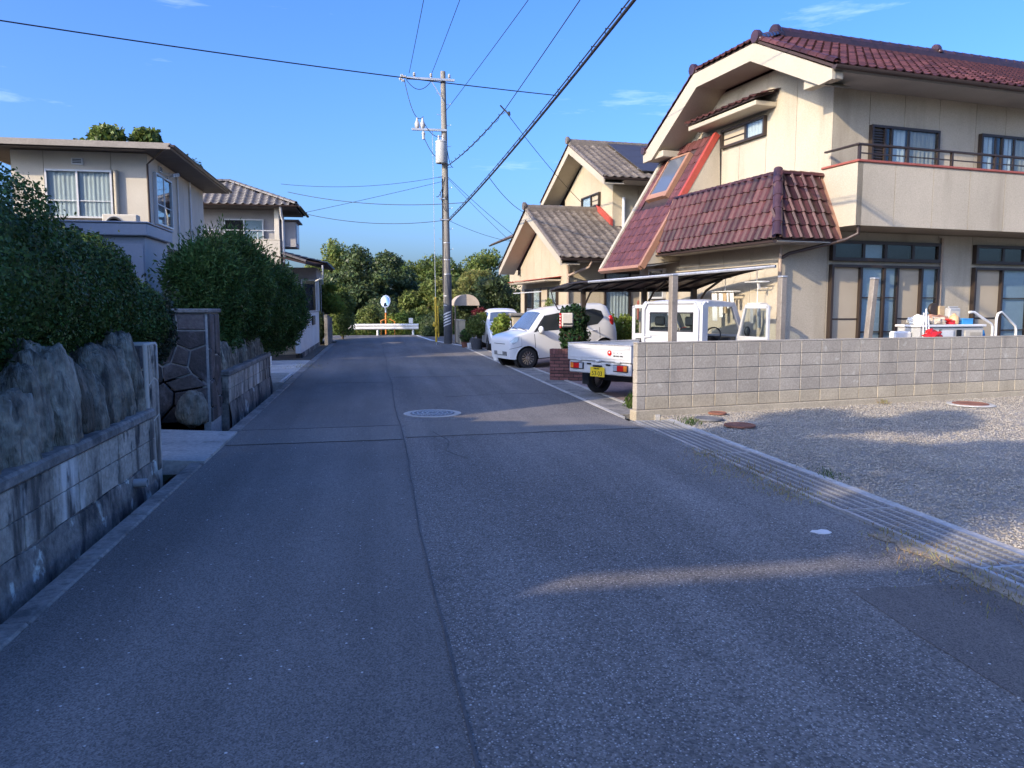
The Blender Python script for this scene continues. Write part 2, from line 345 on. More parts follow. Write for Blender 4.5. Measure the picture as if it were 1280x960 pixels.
def link(name, me, parent=None, loc=None, rz=0):
    o = bpy.data.objects.new(name, me); COL.objects.link(o)
    if parent is not None: o.parent = parent
    if loc is not None: o.location = loc
    if rz: o.rotation_euler = (0, 0, rz)
    return o
def tag(o, label, cat, group=None):
    o['label'] = label; o['category'] = cat
    if group: o['group'] = group
    return o
def thing(name, label, cat, loc=(0, 0, 0), rz=0, group=None):
    o = bpy.data.objects.new(name, None); COL.objects.link(o); o.location = loc; o.rotation_euler = (0, 0, rz)
    o.empty_display_size = .2
    return tag(o, label, cat, group)
def struct(o): o['kind'] = 'structure'; return o
def stuff(o): o['kind'] = 'stuff'; return o
def bx(*a, b=0.): return MB().box(*a, b=b)
def npmesh(name, V, F, mat, parent=None, smooth=False):
    """big mesh from arrays: V (n,3), F (m,k) with constant k"""
    V = np.ascontiguousarray(V, np.float32); F = np.ascontiguousarray(F, np.int32); m, k = F.shape
    me = bpy.data.meshes.new(name); me.vertices.add(len(V)); me.vertices.foreach_set('co', V.ravel())
    me.loops.add(m*k); me.loops.foreach_set('vertex_index', F.ravel())
    me.polygons.add(m); me.polygons.foreach_set('loop_start', np.arange(0, m*k, k, dtype=np.int32)); me.polygons.foreach_set('loop_total', np.full(m, k, np.int32))
    me.update(calc_edges=True); me.materials.append(MT[mat])
    if smooth: me.polygons.foreach_set('use_smooth', np.ones(m, bool))
    return link(name, me, parent)
def text(name, body, mat, parent, size, mtx, ext=.001):
    cu = bpy.data.curves.new(name, 'FONT'); cu.body = body; cu.size = size; cu.align_x = 'CENTER'; cu.align_y = 'CENTER'; cu.extrude = ext
    t = bpy.data.objects.new(name, cu); COL.objects.link(t); bpy.context.view_layer.update()
    me = bpy.data.meshes.new_from_object(t.evaluated_get(bpy.context.evaluated_depsgraph_get())); bpy.data.objects.remove(t)
    me.materials.clear(); me.materials.append(MT[mat]); o = link(name, me, parent); o.matrix_basis = mtx; return o

# leaves: diamonds scattered through ellipsoid clumps
def leaves(blobs, n, size, inner=.72, outward=.45, aspect=.55, droop=0., rough=.12):
    w = np.array([(b[1][0]*b[1][1]+b[1][1]*b[1][2]+b[1][0]*b[1][2]) for b in blobs]); w = w/w.sum()
    k = rng.choice(len(blobs), n, p=w)
    Cc = np.array([b[0] for b in blobs], float)[k]; Rr = np.array([b[1] for b in blobs], float)[k]
    d = rng.normal(size=(n, 3)); d /= np.linalg.norm(d, axis=1)[:, None]
    rad = inner+(1-inner)*rng.random(n)**.6
    ph = rng.random(6)*9
    wob = 1+rough*(np.sin(d[:, 0]*7+ph[0]+Cc[:, 0]*3)+np.sin(d[:, 1]*8+ph[1]+Cc[:, 1]*2)+np.sin(d[:, 2]*9+ph[2]))/1.6+rng.normal(size=n)*.03
    P = Cc+d*Rr*(rad*wob)[:, None]
    nr = d/Rr; nr /= np.linalg.norm(nr, axis=1)[:, None]
    nr = nr*outward+rng.normal(size=(n, 3))*.5; nr /= np.linalg.norm(nr, axis=1)[:, None]
    a = np.cross(nr, rng.normal(size=(n, 3))); a[:, 2] -= droop; a -= nr*(a*nr).sum(1)[:, None]; a /= np.linalg.norm(a, axis=1)[:, None]
    b = np.cross(nr, a); sz = size*(.45+1.15*rng.random(n)**1.4)[:, None]
    return P, a*sz*.5, b*sz*.5*aspect
def leafobj(name, parts, mat, parent=None):
    V = []
    for P, a, b in parts: V.append(np.stack([P-a, P+b, P+a, P-b], 1).reshape(-1, 3))
    V = np.concatenate(V); F = np.arange(len(V)).reshape(-1, 4)
    return npmesh(name, V, F, mat, parent)
def blobcore(name, blobs, k, mat, parent):
    mb = MB()
    for c, r in blobs:
        bm = bmesh.new(); bmesh.ops.create_icosphere(bm, subdivisions=2, radius=1)
        vs = [(c[0]+v.co.x*r[0]*k, c[1]+v.co.y*r[1]*k, c[2]+v.co.z*r[2]*k) for v in bm.verts]
        mb.add(vs, [tuple(v.index for v in f.verts) for f in bm.faces]); bm.free()
    return mb.build(name, mat, parent, recalc=False)
def trunk(root, h, r, spread, n, parent, mat='bark', x=0, y=0, z0=0):
    mb = MB(); pts = []; px, py = x, y
    for i in range(6):
        pts.append((px, py, z0+h*i/5)); px += random.uniform(-.06, .06)*h*.3; py += random.uniform(-.06, .06)*h*.3
    mb.tube(pts, [r*(1-.12*i) for i in range(6)], 7)
    for i in range(n):
        a = i*2.4+random.random(); b = pts[random.choice((2, 3, 4))]
        e = (b[0]+math.cos(a)*spread, b[1]+math.sin(a)*spread, b[2]+h*random.uniform(.15, .35)); m = tuple((b[j]+e[j])/2+(.12*h if j == 2 else 0)*.3 for j in range(3))
        mb.tube([b, m, e], [r*.5, r*.32, r*.12], 5)
    return mb.build('trunk', mat, parent, smooth=60)
# ------------------------------------------------------------------ the ground, road and gutters
gm = MB(); gm.box(-900, 900, -300, 1500, -.62, -.6); struct(gm.build('ground', 'field'))
def slab(name, mat, x0, x1, y0, y1, zt, zb=-.6, b=0):
    return struct(MB().box(x0, x1, y0, y1, zb, zt, b=b).build(name, mat))
XS = .3
slab('road_smooth_strip', 'asphalt_new', -1.69, XS, -14, 36, 0)
slab('road_coarse_strip', 'asphalt_old', XS, 3.4, -14, 36, 0)
cross = MB().prism([(-14, 36, -.6), (16, 36, -.6), (16, 43.6, -.6), (-14, 43.6, -.6)], (0, 0, .6)).build('cross_road', 'asphalt_new'); struct(cross)
slab('road_shoulder', 'asphalt_old', 3.4, 6.0, 30.6, 36, -.004)
def sheet(name, mat, poly, z): return struct(MB().prism([(x, y, z-.003) for x, y in poly], (0, 0, .003)).build(name, mat))
def strip(w, h):
    a, b = [], []
    for i, (x, y) in enumerate(w):
        p, q = w[max(i-1, 0)], w[min(i+1, len(w)-1)]; dx, dy = q[0]-p[0], q[1]-p[1]; l = math.hypot(dx, dy) or 1; k = h*random.uniform(.5, 1.3)
        a.append((x-dy/l*k, y+dx/l*k)); b.append((x+dy/l*k, y-dx/l*k))
    return a+b[::-1]
def wavy(x0, y0, x1, y1, n=14, a=.012):
    return [(x0+(x1-x0)*i/n+random.uniform(-a, a), y0+(y1-y0)*i/n+random.uniform(-a, a)) for i in range(n+1)]
sheet('asphalt_patch', 'asphalt_patch', wavy(-1.685, 8.95, .29, 9.02)+wavy(.29, 10.1, -1.685, 10.0), .004)
sheet('asphalt_patch', 'asphalt_patch', wavy(.36, 9.15, 3.39, 9.35)+wavy(3.39, 10.45, .36, 10.4), .004)
sheet('asphalt_patch', 'asphalt_patch', wavy(.36, 17.2, 3.39, 17.3)+wavy(3.39, 18.4, .36, 18.3), .004)
sheet('asphalt_patch', 'asphalt_dark', wavy(2.56, 3.72, 3.40, 3.66)+wavy(3.40, 1.0, 2.44, 1.0)+wavy(2.44, 1.0, 2.52, 3.2), .004)
ws = []
for i in range(90):
    y = -2+38*i/89; ws.append((XS+.018*math.sin(y*.9)+random.uniform(-.006, .006), y))
sheet('road_seam', 'crack', [(x-.004, y) for x, y in ws]+[(x+.005+random.uniform(0, .006), y) for x, y in reversed(ws)], .008)
for a, b in (((-1.68, 8.94), (.30, 9.02)), ((-1.68, 10.02), (.30, 10.1)), ((.34, 9.13), (3.39, 9.34))):
    w = wavy(*a, *b, 18, .012); sheet('patch_joint', 'crack', [(x, y-.005) for x, y in w]+[(x, y+.006) for x, y in reversed(w)], .009)
for path in ([(.7, 9.5), (.82, 8.8), (.74, 8.2), (.95, 7.6)], [(-1.2, 16.0), (-.4, 16.1), (.25, 16.05)],
             [(1.2, 13.2), (2.2, 13.5), (3.2, 13.4)]):
    w = []
    for (xa, ya), (xb, yb) in zip(path, path[1:]): w += wavy(xa, ya, xb, yb, 7, .012)[:-1]
    sheet('hairline_crack', 'crack', strip(w, .0016), .0085)
sheet('white_road_line', 'white', [(2.55, 36.0), (2.72, 36.0), (2.35, 42.6), (2.2, 42.6)], .006)
sheet('white_road_line', 'white', [(3.42, 30.8), (3.56, 30.8), (2.72, 36.0), (2.58, 36.0)], .009)
MT['sand'] = M('dry_dirt', (.30, .24, .165), .95, .3, 3, .4, 40, .6, 60)
sheet('dirt_strip', 'sand', wavy(3.33, 2.4, 3.33, 4.6, 22, .035)+wavy(3.40, 4.6, 3.40, 2.4, 4, .0), .0075)
# white fleck on the road
mb = MB(); mb.prism([(3.02+.075*math.cos(a)*random.uniform(.7, 1.1), 4.74+.05*math.sin(a)*random.uniform(.6, 1.2), .001) for a in [2*math.pi*k/11 for k in range(11)]], (0, 0, .004)); tag(mb.build('paint_fleck', 'white'), 'small white paint blot on the coarse asphalt by the steel grating', 'paint mark')
# left gutter
slab('left_gutter_bed', 'wall_foot', -2.35, -1.70, -14, 34, -.40)
for i in range(24):
    y0 = -6+i*1.0
    if 7.95 <= y0+.5 <= 9.8 and False: continue
    k = MB().box(-1.832+random.uniform(-.006, .006), -1.692, y0+.004, y0+.996, -.36, .012+random.uniform(-.006, .008), b=.012); struct(k.build('left_kerb', 'concrete'))
slab('left_kerb_far', 'concrete', -1.87, -1.692, 18.0, 34, .008)
slab('far_left_apron', 'concrete_light', -6, -1.88, 16.4, 23.3, .0)
slab('far_left_verge', 'soil', -14, -1.9, 23.3, 36, .01)
# garden terrace behind the walls
slab('garden_terrace', 'soil', -40, -2.18, -14, 7.42, .60)
slab('garden_terrace', 'soil', -40, -3.32, 7.42, 10.9, .60)
slab('garden_terrace', 'soil', -40, -2.3, 10.9, 16.2, .60)
slab('garden_terrace', 'soil', -40, -6, 16.2, 36, .60)
mb = MB()
mb.prism([(-1.69, 0, .028), (-3.3, 0, .12), (-3.3, 0, -.06), (-1.88, 0, -.10), (-1.69, 0, -.02)], (0, 1.86, 0)); o = mb.build('bridge_slab', 'concrete_light', loc=(0, 7.95, 0)); struct(o)
mb = MB(); mb.box(-3.9, -2.85, 8.0, 10.8, .1, .27, b=.015); mb.box(-4.6, -3.15, 8.0, 10.8, .27, .44, b=.015); mb.box(-5, -3.4, 8.0, 10.8, .44, .61, b=.015); struct(mb.build('entrance_steps', 'concrete'))
# drain cover of the far left driveway
t = thing('drain_grate', 'pale steel drain grate in the driveway beyond the second stone wall', 'drain grate', (-2.2, 17.6, 0))
MB().box(-.28, -.22, -1.2, 1.2, .0, .012).box(.22, .28, -1.2, 1.2, .0, .012).build('frame', 'steel', t)
m_ = MB().box(-.22, .22, -.01, .01, .0, .010).mesh('bar'); m_.materials.append(MT['steel'])
for i in range(24):
    o = link('bar', m_, t); o.location = (0, -1.15+i*.1, 0)
# right gutter: concrete edges, covers (far) and gratings (near)
slab('right_gutter_bed', 'wall_foot', 3.40, 4.02, -8, 31, -.42)
slab('gutter_edge', 'concrete_light', 3.402, 3.47, 10.35, 30.6, .006)
slab('gutter_edge', 'concrete_light', 3.95, 4.02, 10.42, 30.6, .010)
slab('gutter_edge', 'concrete', 3.402, 3.465, -8, 9.98, .002)
slab('gutter_edge', 'concrete_light', 3.955, 4.03, -8, 9.98, .012)
t = thing('gutter_covers', 'row of grey concrete gutter covers along the road past the parked truck', 'gutter cover', (3.71, 10.35, 0))
m_ = MB().box(-.232, .232, .006, .594, -.08, .004, b=.006).mesh('cover'); m_.materials.append(MT['concrete'])
for i in range(33):
    o = link('cover', m_, t); o.location = (0, .3+i*.6, random.uniform(-.004, .003))
PL = ['second', 'third', 'fourth', 'fifth']
y = 9.95
for i, (ln, nb, lab) in enumerate(((2.4, 60, 'flat steel gutter grating with fine bars next to the block wall end'), (2.35, 56, 'long dull gutter grating in the middle of the row beside dry weeds'), (1.35, 30, 'steel gutter grating with wide bars just before the brightest one'), (1.3, 24, 'brightest widest-barred gutter grating at the near end of the row'))):
    t = thing('gutter_grating', lab, 'gutter grating', (3.71, y-ln/2, -.004+.006*i), 0, 'steel gratings over the gutter by the gravel lot')
    h = ln/2-.006
    f = MB().box(-.243, -.212, -h, h, -.03, .014).box(.212, .243, -h, h, -.03, .014).box(-.222, .222, -h, -h+.012, -.03, .011).box(-.222, .222, h-.012, h, -.03, .011)
    f.build('frame', 'steel', t)
    m_ = MB().box(-.222, .222, -.007, .007, -.03, .004).mesh('cross_bar'); m_.materials.append(MT['grate'])
    for j in range(nb):
        o = link('cross_bar', m_, t); o.location = (0, -h+(j+1)*2*h/(nb+1), 0)
    m_ = MB().box(-.006, .006, -h+.012, h-.012, -.026, .0115).mesh('long_bar'); m_.materials.append(MT['steel'])
    for j in range(4):
        nl = 4
        o = link('long_bar', m_, t); o.location = (-.222+.444*(j+1)/(nl+1), 0, 0)
    y -= ln
# gravel lot and its stones
struct(MB().prism([(4.03, -8, -.6), (30, -8, -.6), (30, 16.0, -.6), (4.03, 10.7, -.6)], (0, 0, .585)).build('gravel_lot', 'gravel_bed'))
n = 130000
X = 4.04+rng.random(n)**1.25*12; Y = 2.2+rng.random(n)*10.3
ok = (Y < 10.36+(X-3.66)*.1763) & (Y > 1.0+(X-4)*.55); X, Y = X[ok], Y[ok]; n = len(X)
oc = np.array([(1, 0, 0), (0, 1, 0), (-1, 0, 0), (0, -1, 0), (0, 0, 1), (0, 0, -1)], float)
of = np.array([(0, 1, 4), (1, 2, 4), (2, 3, 4), (3, 0, 4), (1, 0, 5), (2, 1, 5), (3, 2, 5), (0, 3, 5)])
V = oc[None]*rng.uniform(.6, 1.25, (n, 6, 1))*rng.uniform(.6, 1.3, (n, 1, 3)); V[:, :, 2] *= .6
th = rng.random(n)*6.28; cs, sn = np.cos(th), np.sin(th); sz = rng.uniform(.007, .0165, n)
V = np.stack([V[:, :, 0]*cs[:, None]-V[:, :, 1]*sn[:, None], V[:, :, 0]*sn[:, None]+V[:, :, 1]*cs[:, None], V[:, :, 2]], 2)*sz[:, None, None]
hump = .012*np.sin(X*1.3+2)*np.sin(Y*1.1)
V += np.stack([X, Y, -.012+hump*.5+rng.random(n)*.012], 1)[:, None]
MT['pebble'] = M('gravel_stone', (.385, .345, .285), .9, .1, 2, .1, 40, .1, 80, rnd=.30, island=True)
stuff(npmesh('gravel', V.reshape(-1, 3), (of[None]+(np.arange(n)*6)[:, None, None]).reshape(-1, 3), 'pebble'))
# yard, driveway
struct(MB().prism([(4.02, 10.72, -.6), (30, 15.6, -.6), (30, 34, -.6), (4.02, 31, -.6)], (0, 0, .597)).build('driveway', 'paver'))
def brick_paving(x0, x1, y0, y1):
    t = []
    m_ = MB().box(-.098, .098, -.046, .046, -.02, .0, b=.006).mesh('paver'); m_.materials.append(MT['paver'])
    root = struct(bx(x0, x1, y0, y1, -.1, -.002).build('paved_apron', 'brickmortar'))
    yy = y0+.05; r = 0
    while yy < y1-.05:
        xx = x0+(.1 if r % 2 else .2)
        while xx < x1-.1:
            o = link('paver', m_, root); o.location = (xx, yy, .012+random.uniform(-.003, .003)); xx += .204
        yy += .1; r += 1
brick_paving(4.03, 6.0, 10.95, 12.2); brick_paving(4.03, 5.3, 16.1, 18.9)
# sloping drive of the white wagon
struct(MB().prism([(4.35, 18.4, -.1), (9.0, 18.4, -.1), (9.0, 18.4, .38), (4.35, 18.4, .006)], (0, 4.2, 0)).build('sloping_drive', 'paver'))
# manhole
t = thing('manhole_cover', 'round pale cast-iron manhole cover set in a ring in the middle of the road', 'manhole cover', (.81, 11.19, 0))
MB().lathe([(.42, .001), (.42, .007), (.33, .010), (.33, .001)], n=40).build('ring', 'concrete_light', t, smooth=40)
lid = MB().lathe([(.322, .002), (.322, .012), (.0, .013)], n=40).build('lid', 'iron', t, smooth=40)
m_ = MB().box(-.022, .022, -.009, .009, .012, .019, b=.003).mesh('stud'); m_.materials.append(MT['steel'])
for r_, k in ((.08, 8), (.15, 14), (.22, 20), (.285, 26)):
    for i in range(k):
        a = 2*math.pi*i/k; o = link('stud', m_, lid); o.location = (r_*math.cos(a), r_*math.sin(a), 0); o.rotation_euler = (0, 0, a+math.pi/2)
# lids lying in the gravel
def disc_lid(x, y, r, mat, lab, ring=None, sx=1.0):
    t = thing('inspection_cover', lab, 'inspection cover', (x, y, .002))
    if ring: MB().lathe([(r*1.35, 0), (r*1.3, .012), (r, .014), (r, 0)], n=28).build('ring', ring, t, smooth=40)
    MB().lathe([(r, 0), (r, .022), (r*.9, .027), (r*.86, .021), (r*.2, .022), (r*.12, .027), (0, .027)], n=28).build('cover', mat, t, smooth=40)
disc_lid(4.68, 9.28, .20, 'rust', 'rust-red round drain lid in the shaded gravel', None)
disc_lid(4.53, 9.92, .20, 'iron', 'dark grey round drain lid in the gravel near the wall end', None)
disc_lid(4.90, 10.42, .13, 'rust', 'thin brown drain lid at the foot of the block wall', None)
disc_lid(9.35, 10.72, .26, 'rust', 'reddish drain lid with a pale ring in the sunlit gravel', 'concrete_light')

# ------------------------------------------------------------------ grey block wall on the right (azimuth 80)
WR = R(10)
wall = thing('block_wall', 'long grey concrete block wall between the gravel lot and the cream house', 'wall', (3.66, 10.43, 0), WR)
MB().box(.012, 12.6, .012, .108, -.1, 1.03).build('mortar_core', 'mortar', wall)
Lw = 0
m_blk = MB().box(.004, .386, 0, .12, .004, .186, b=.007).mesh('block'); m_blk.materials.append(MT['block'])
m_low = MB().box(.004, .386, 0, .12, .004, .186, b=.007).mesh('block'); m_low.materials.append(MT['block_low'])
m_half = MB().box(.004, .146, 0, .12, .004, .186, b=.007).mesh('block'); m_half.materials.append(MT['block'])
for r_ in range(5):
    z = .08+r_*.19
    o = link('block', m_half, wall); o.location = (0, 0, z)
    x = .15
    for c in range(31):
        o = link('block', m_low if r_ == 0 else m_blk, wall); o.location = (x, random.uniform(-.002, .002), z); x += .39
MB().box(-.02, 12.6, -.035, .15, -.2, .078, b=.008).build('footing', 'block_low', wall)
MB().box(0, 12.6, .001, .119, 1.031, 1.052, b=.004).build('coping', 'block', wall)

# ------------------------------------------------------------------ low brick wall by the truck
bw = thing('brick_wall', 'low dark red brick wall behind the truck tailgate', 'wall', (3.66, 15.99, 0), R(-26))
MB().box(.01, 1.9, .01, .20, 0, .66).build('mortar_core', 'brickmortar', bw)
m_b = MB().box(.007, .203, 0, .22, .006, .060, b=.004).mesh('brick'); m_b.materials.append(MT['brick'])
m_hb = MB().box(.004, .102, 0, .22, .003, .061, b=.004).mesh('brick'); m_hb.materials.append(MT['brick'])
m_rb = MB().box(.003, .061, -.004, .224, 0, .105, b=.004).mesh('brick'); m_rb.materials.append(MT['brick'])
for r_ in range(8):
    x = 0
    if r_ % 2: o = link('brick', m_hb, bw); o.location = (0, 0, r_*.07); x = .105
    while x < 1.72:
        o = link('brick', m_b, bw); o.location = (x, random.uniform(-.002, .002), r_*.07); x += .21
for i in range(28): o = link('brick', m_rb, bw); o.location = (i*.065, 0, .56)

# ------------------------------------------------------------------ left retaining wall with garden rocks
def rock(sx, sy, sz, seed, taper=.55):
    bm = bmesh.new(); bmesh.ops.create_icosphere(bm, subdivisions=4, radius=1)
    of_ = Vector((seed*3.7, seed*1.9, seed*.7))
    for v in bm.verts:
        p = v.co.copy(); q = Vector((p.x*1.3, p.y*1.3, p.z*.8))
        k = 1+.24*mnoise.noise(q*1.1+of_)-.24*abs(mnoise.noise(Vector((p.x*3.0, p.y*3.0, p.z*.9))+of_))-.14*abs(mnoise.noise(Vector((p.x*7.5, p.y*7.5, p.z*1.8))+of_))+.05*mnoise.noise(p*9+of_)+.12
        # facet: pull towards a box a little so that it sits like a split boulder
        m = max(abs(p.x), abs(p.y), abs(p.z)); p = p.lerp(p/m*.86, .48)*k
        t = (p.z+1)/2; s_ = 1-taper*.5*max(0, t)**2
        v.co = Vector((p.x*sx*s_, p.y*sy*s_, p.z*sz))
    me = bpy.data.meshes.new('stone'); bm.to_mesh(me); bm.free(); me.materials.append(MT['rock'])
    for p in me.polygons: p.use_smooth = True
    return me
def retaining(y0, y1, xf, label, rocks, blk=.42, zc=.55):
    t = thing('retaining_wall', label, 'wall', (xf, y0, 0)); ln = y1-y0
    MB().box(-.20, -.012, .01, ln-.01, -.4, zc).build('core', 'wall_foot', t)
    rows = [(.165, .355), (.36, .548)]
    for za, zb in rows:
        m_ = MB().box(-.2, 0, .004, blk-.004, za+.002, zb-.002, b=.004).mesh('block'); m_.materials.append(MT['wall_old'])
        k = int(ln/blk)
        for i in range(k):
            o = link('block', m_, t); o.location = (random.uniform(-.003, .003), i*blk, 0)
        if ln-k*blk > .05: MB().box(-.2, 0, k*blk+.004, ln-.002, za+.002, zb-.002, b=.004).build('block', 'wall_old', t)
    mb = MB(); nseg = int(ln/.18); vs = []
    for i in range(nseg+1):
        yy = ln*i/nseg
        for x, z in ((-.015, -.42), (.02+.01*math.sin(i*1.7), -.42), (.02+.012*math.sin(i*2.3+1), -.05+.02*math.sin(i)), (.002, .155+.012*math.sin(i*1.3)), (-.06, .158)): vs.append((x, yy, z))
    mb.add(vs, [(i*5+j, i*5+j+1, i*5+j+6, i*5+j+5) for i in range(nseg) for j in range(4)]); mb.build('footing', 'wall_foot', t, smooth=60)
    MB().box(-.24, .022, 0, ln, zc+.002, zc+.085, b=.018).build('coping', 'concrete', t)
    for i, (yy, w, h, d, tilt) in enumerate(rocks):
        o = link('stone', rock(d, w*random.uniform(.82, .98), h*random.uniform(.9, 1.15), i*1.3+y0, random.uniform(.0, .5)), t); o.location = (-.22, yy-y0, zc+.05+h*.72); o.rotation_euler = (random.uniform(-.22, .22), R(-5), tilt+random.uniform(-.3, .3))
    return t
retaining(-4.5, 7.42, -2.0, 'near weathered block retaining wall topped with upright blue-grey rocks', [
 (3.3, .34, .33, .2, .1), (3.95, .33, .30, .2, -.1), (4.45, .24, .22, .2, .2), (4.92, .27, .27, .22, -.1), (5.30, .17, .34, .17, .2), (5.62, .25, .40, .2, -.1), (5.98, .16, .36, .17, .1),
 (6.22, .20, .26, .21, 0), (6.58, .27, .40, .2, .1), (6.95, .17, .36, .19, -.2), (7.22, .18, .42, .2, .1), (2.5, .4, .35, .2, 0), (1.5, .4, .35, .2, 0)])
retaining(11.65, 16.2, -2.1, 'far weathered block retaining wall with small upright stones beyond the gate pillar', [
 (11.9, .17, .22, .15, 0), (12.25, .2, .25, .15, .1), (12.6, .16, .21, .14, 0), (13.0, .2, .24, .15, .1), (13.4, .2, .22, .15, 0), (13.8, .2, .25, .15, .1), (14.3, .24, .24, .15, 0), (14.8, .2, .24, .15, 0), (15.3, .22, .24, .15, .1), (15.8, .2, .24, .15, 0)])
# drain pipe stub in the near wall
mb = MB(); mb.lathe([(.036, -.1), (.036, .075), (.028, .075), (.028, -.05)], (-1.97, 6.75, .09), 14, 'x'); tag(mb.build('drain_pipe', 'tank', smooth=40), 'short grey plastic drain pipe poking out low in the near wall', 'pipe')

# stone-clad gate pillars: cells of a bounded Voronoi diagram, each stone its own piece
def clip(poly, p, nrm):
    out = []
    for i in range(len(poly)):
        a, b = poly[i], poly[(i+1) % len(poly)]
        da = (a[0]-p[0])*nrm[0]+(a[1]-p[1])*nrm[1]; db = (b[0]-p[0])*nrm[0]+(b[1]-p[1])*nrm[1]
        if da <= 0: out.append(a)
        if da*db < 0:
            t = da/(da-db); out.append((a[0]+(b[0]-a[0])*t, a[1]+(b[1]-a[1])*t))
    return out
def cells(w, h, n, gap):
    pts = [(random.uniform(0, w), random.uniform(0, h)) for _ in range(n)]
    for _ in range(1):
        new = []
        for i, p in enumerate(pts):
            c = [(0, 0), (w, 0), (w, h), (0, h)]
            for j, q in enumerate(pts):
                if i != j:
                    c = clip(c, ((p[0]+q[0])/2, (p[1]+q[1])/2), (q[0]-p[0], q[1]-p[1]))
            new.append((sum(x for x, _ in c)/len(c), sum(y for _, y in c)/len(c)))
        pts = [(p[0]*.5+q[0]*.5, p[1]*.5+q[1]*.5) for p, q in zip(pts, new)]
    res = []
    for i, p in enumerate(pts):
        c = [(0, 0), (w, 0), (w, h), (0, h)]
        for j, q in enumerate(pts):
            if i != j:
                d = math.hypot(q[0]-p[0], q[1]-p[1]); nx, ny = (q[0]-p[0])/d, (q[1]-p[1])/d
                c = clip(c, ((p[0]+q[0])/2-nx*gap, (p[1]+q[1])/2-ny*gap), (nx, ny))
        if len(c) > 2: res.append(c)
    return res
def clad(parent, w, h, n, P, mat='slate'):
    for c in cells(w, h, n, .011):
        d = random.uniform(.018, .032); base = [Vector(P(a, b, 0)) for a, b in c]
        cx = sum(a for a, _ in c)/len(c); cy = sum(b for _, b in c)/len(c)
        top = [Vector(P(cx+(a-cx)*.9, cy+(b-cy)*.9, d)) for a, b in c]; mid = [Vector(P(a, b, d*.6)) for a, b in c]; k = len(c)
        mb = MB(); mb.add(base+mid+top, [(i, (i+1) % k, k+(i+1) % k, k+i) for i in range(k)]+[(k+i, k+(i+1) % k, 2*k+(i+1) % k, 2*k+i) for i in range(k)]+[tuple(range(2*k, 3*k))])
        mb.build('stone', mat, parent)
t = thing('gate_pillar', 'tall square gate pillar clad in dark crazy stones with a flat cap', 'gate pillar', (-2.21, 10.9, 0))
MB().box(-1.2, 0, 0, .72, -.3, 1.47).build('core', 'slate_joint', t)
MB().box(-.62, .04, -.05, .76, 1.472, 1.53, b=.012).build('cap', 'concrete', t)
clad(t, 1.15, 1.46, 15, lambda a, b, d: (-1.18+a, -d, .0+b)); clad(t, .70, 1.46, 13, lambda a, b, d: (d, .01+a, .0+b))
t = thing('gate_pillar', 'slim stone-faced gate pillar at the end of the near retaining wall', 'gate pillar', (-2.06, 7.46, 0))
MB().box(-.32, 0, 0, .4, -.3, 1.22, b=.012).build('core', 'panel_white', t)
clad(t, .29, 1.20, 5, lambda a, b, d: (-.31+a, -d, b)); clad(t, .29, 1.20, 5, lambda a, b, d: (-.31+a, .40+d, b)); clad(t, .30, 1.20, 6, lambda a, b, d: (d*.3, .08+a, b), 'wall_old')
o = link('boulder', rock(.2, .18, .24, 5.5)); o.location = (-2.42, 10.74, .20); tag(o, 'big round bluish boulder at the foot of the stone-clad gate pillar', 'rock')

# ------------------------------------------------------------------ far left: white wall, gate, fences
t = thing('white_wall', 'white painted garden wall with a dark letterbox beside the road', 'wall', (-2.2, 23.9, 0))
bx(-.16, 0, 0, 8.0, .16, 1.36, b=.01).build('wall_body', 'whitewall', t); bx(-.18, .02, -.02, 8.02, 1.362, 1.42, b=.012).build('coping', 'concrete_light', t)
bx(-.17, .012, .3, 8.0, -.3, .158, b=.01).build('footing', 'wall_foot', t)
lb = bx(.0, .06, 4.3, 5.3, .92, 1.25, b=.01).build('letterbox', 'black', t); bx(.06, .075, 4.4, 5.2, 1.08, 1.11, b=.004).build('slot', 'iron', lb)
t = thing('slat_gate', 'tan wooden slat gate beside the white wall', 'gate', (-3.3, 24.1, 0))
bx(-.04, .0, -.02, .06, 0, 1.3, b=.005).build('post', 'brownsteel', t); bx(1.0, 1.04, -.02, .06, 0, 1.3, b=.005).build('post', 'brownsteel', t)
m_ = bx(.005, .995, .0, .03, 0, .10, b=.006).mesh('slat'); m_.materials.append(MT['woodgate'])
for i in range(10): o = link('slat', m_, t); o.location = (0, 0, .12+i*.115)
t = thing('white_wall', 'short white wall panel at the near side of the far left driveway', 'wall', (-3.7, 21.4, 0))
bx(0, .95, 0, .14, 0, 1.0, b=.01).build('wall_body', 'whitewall', t); bx(-.02, .97, -.02, .16, 1.002, 1.05, b=.01).build('coping', 'concrete_light', t)
t = thing('concrete_fence', 'grey concrete post-and-panel fence at the far left end of the road', 'fence', (-1.95, 32.2, 0))
for i in range(4): bx(-.07, .07, i*1.1, i*1.1+.14, -.3, 1.25-.06*i, b=.01).build('post', 'concrete', t)
for i in range(3):
    for k in range(4): bx(-.04, .04, i*1.1+.145, i*1.1+1.095, .0+k*.28, .27+k*.28-.01, b=.01).build('panel', 'concrete', t)
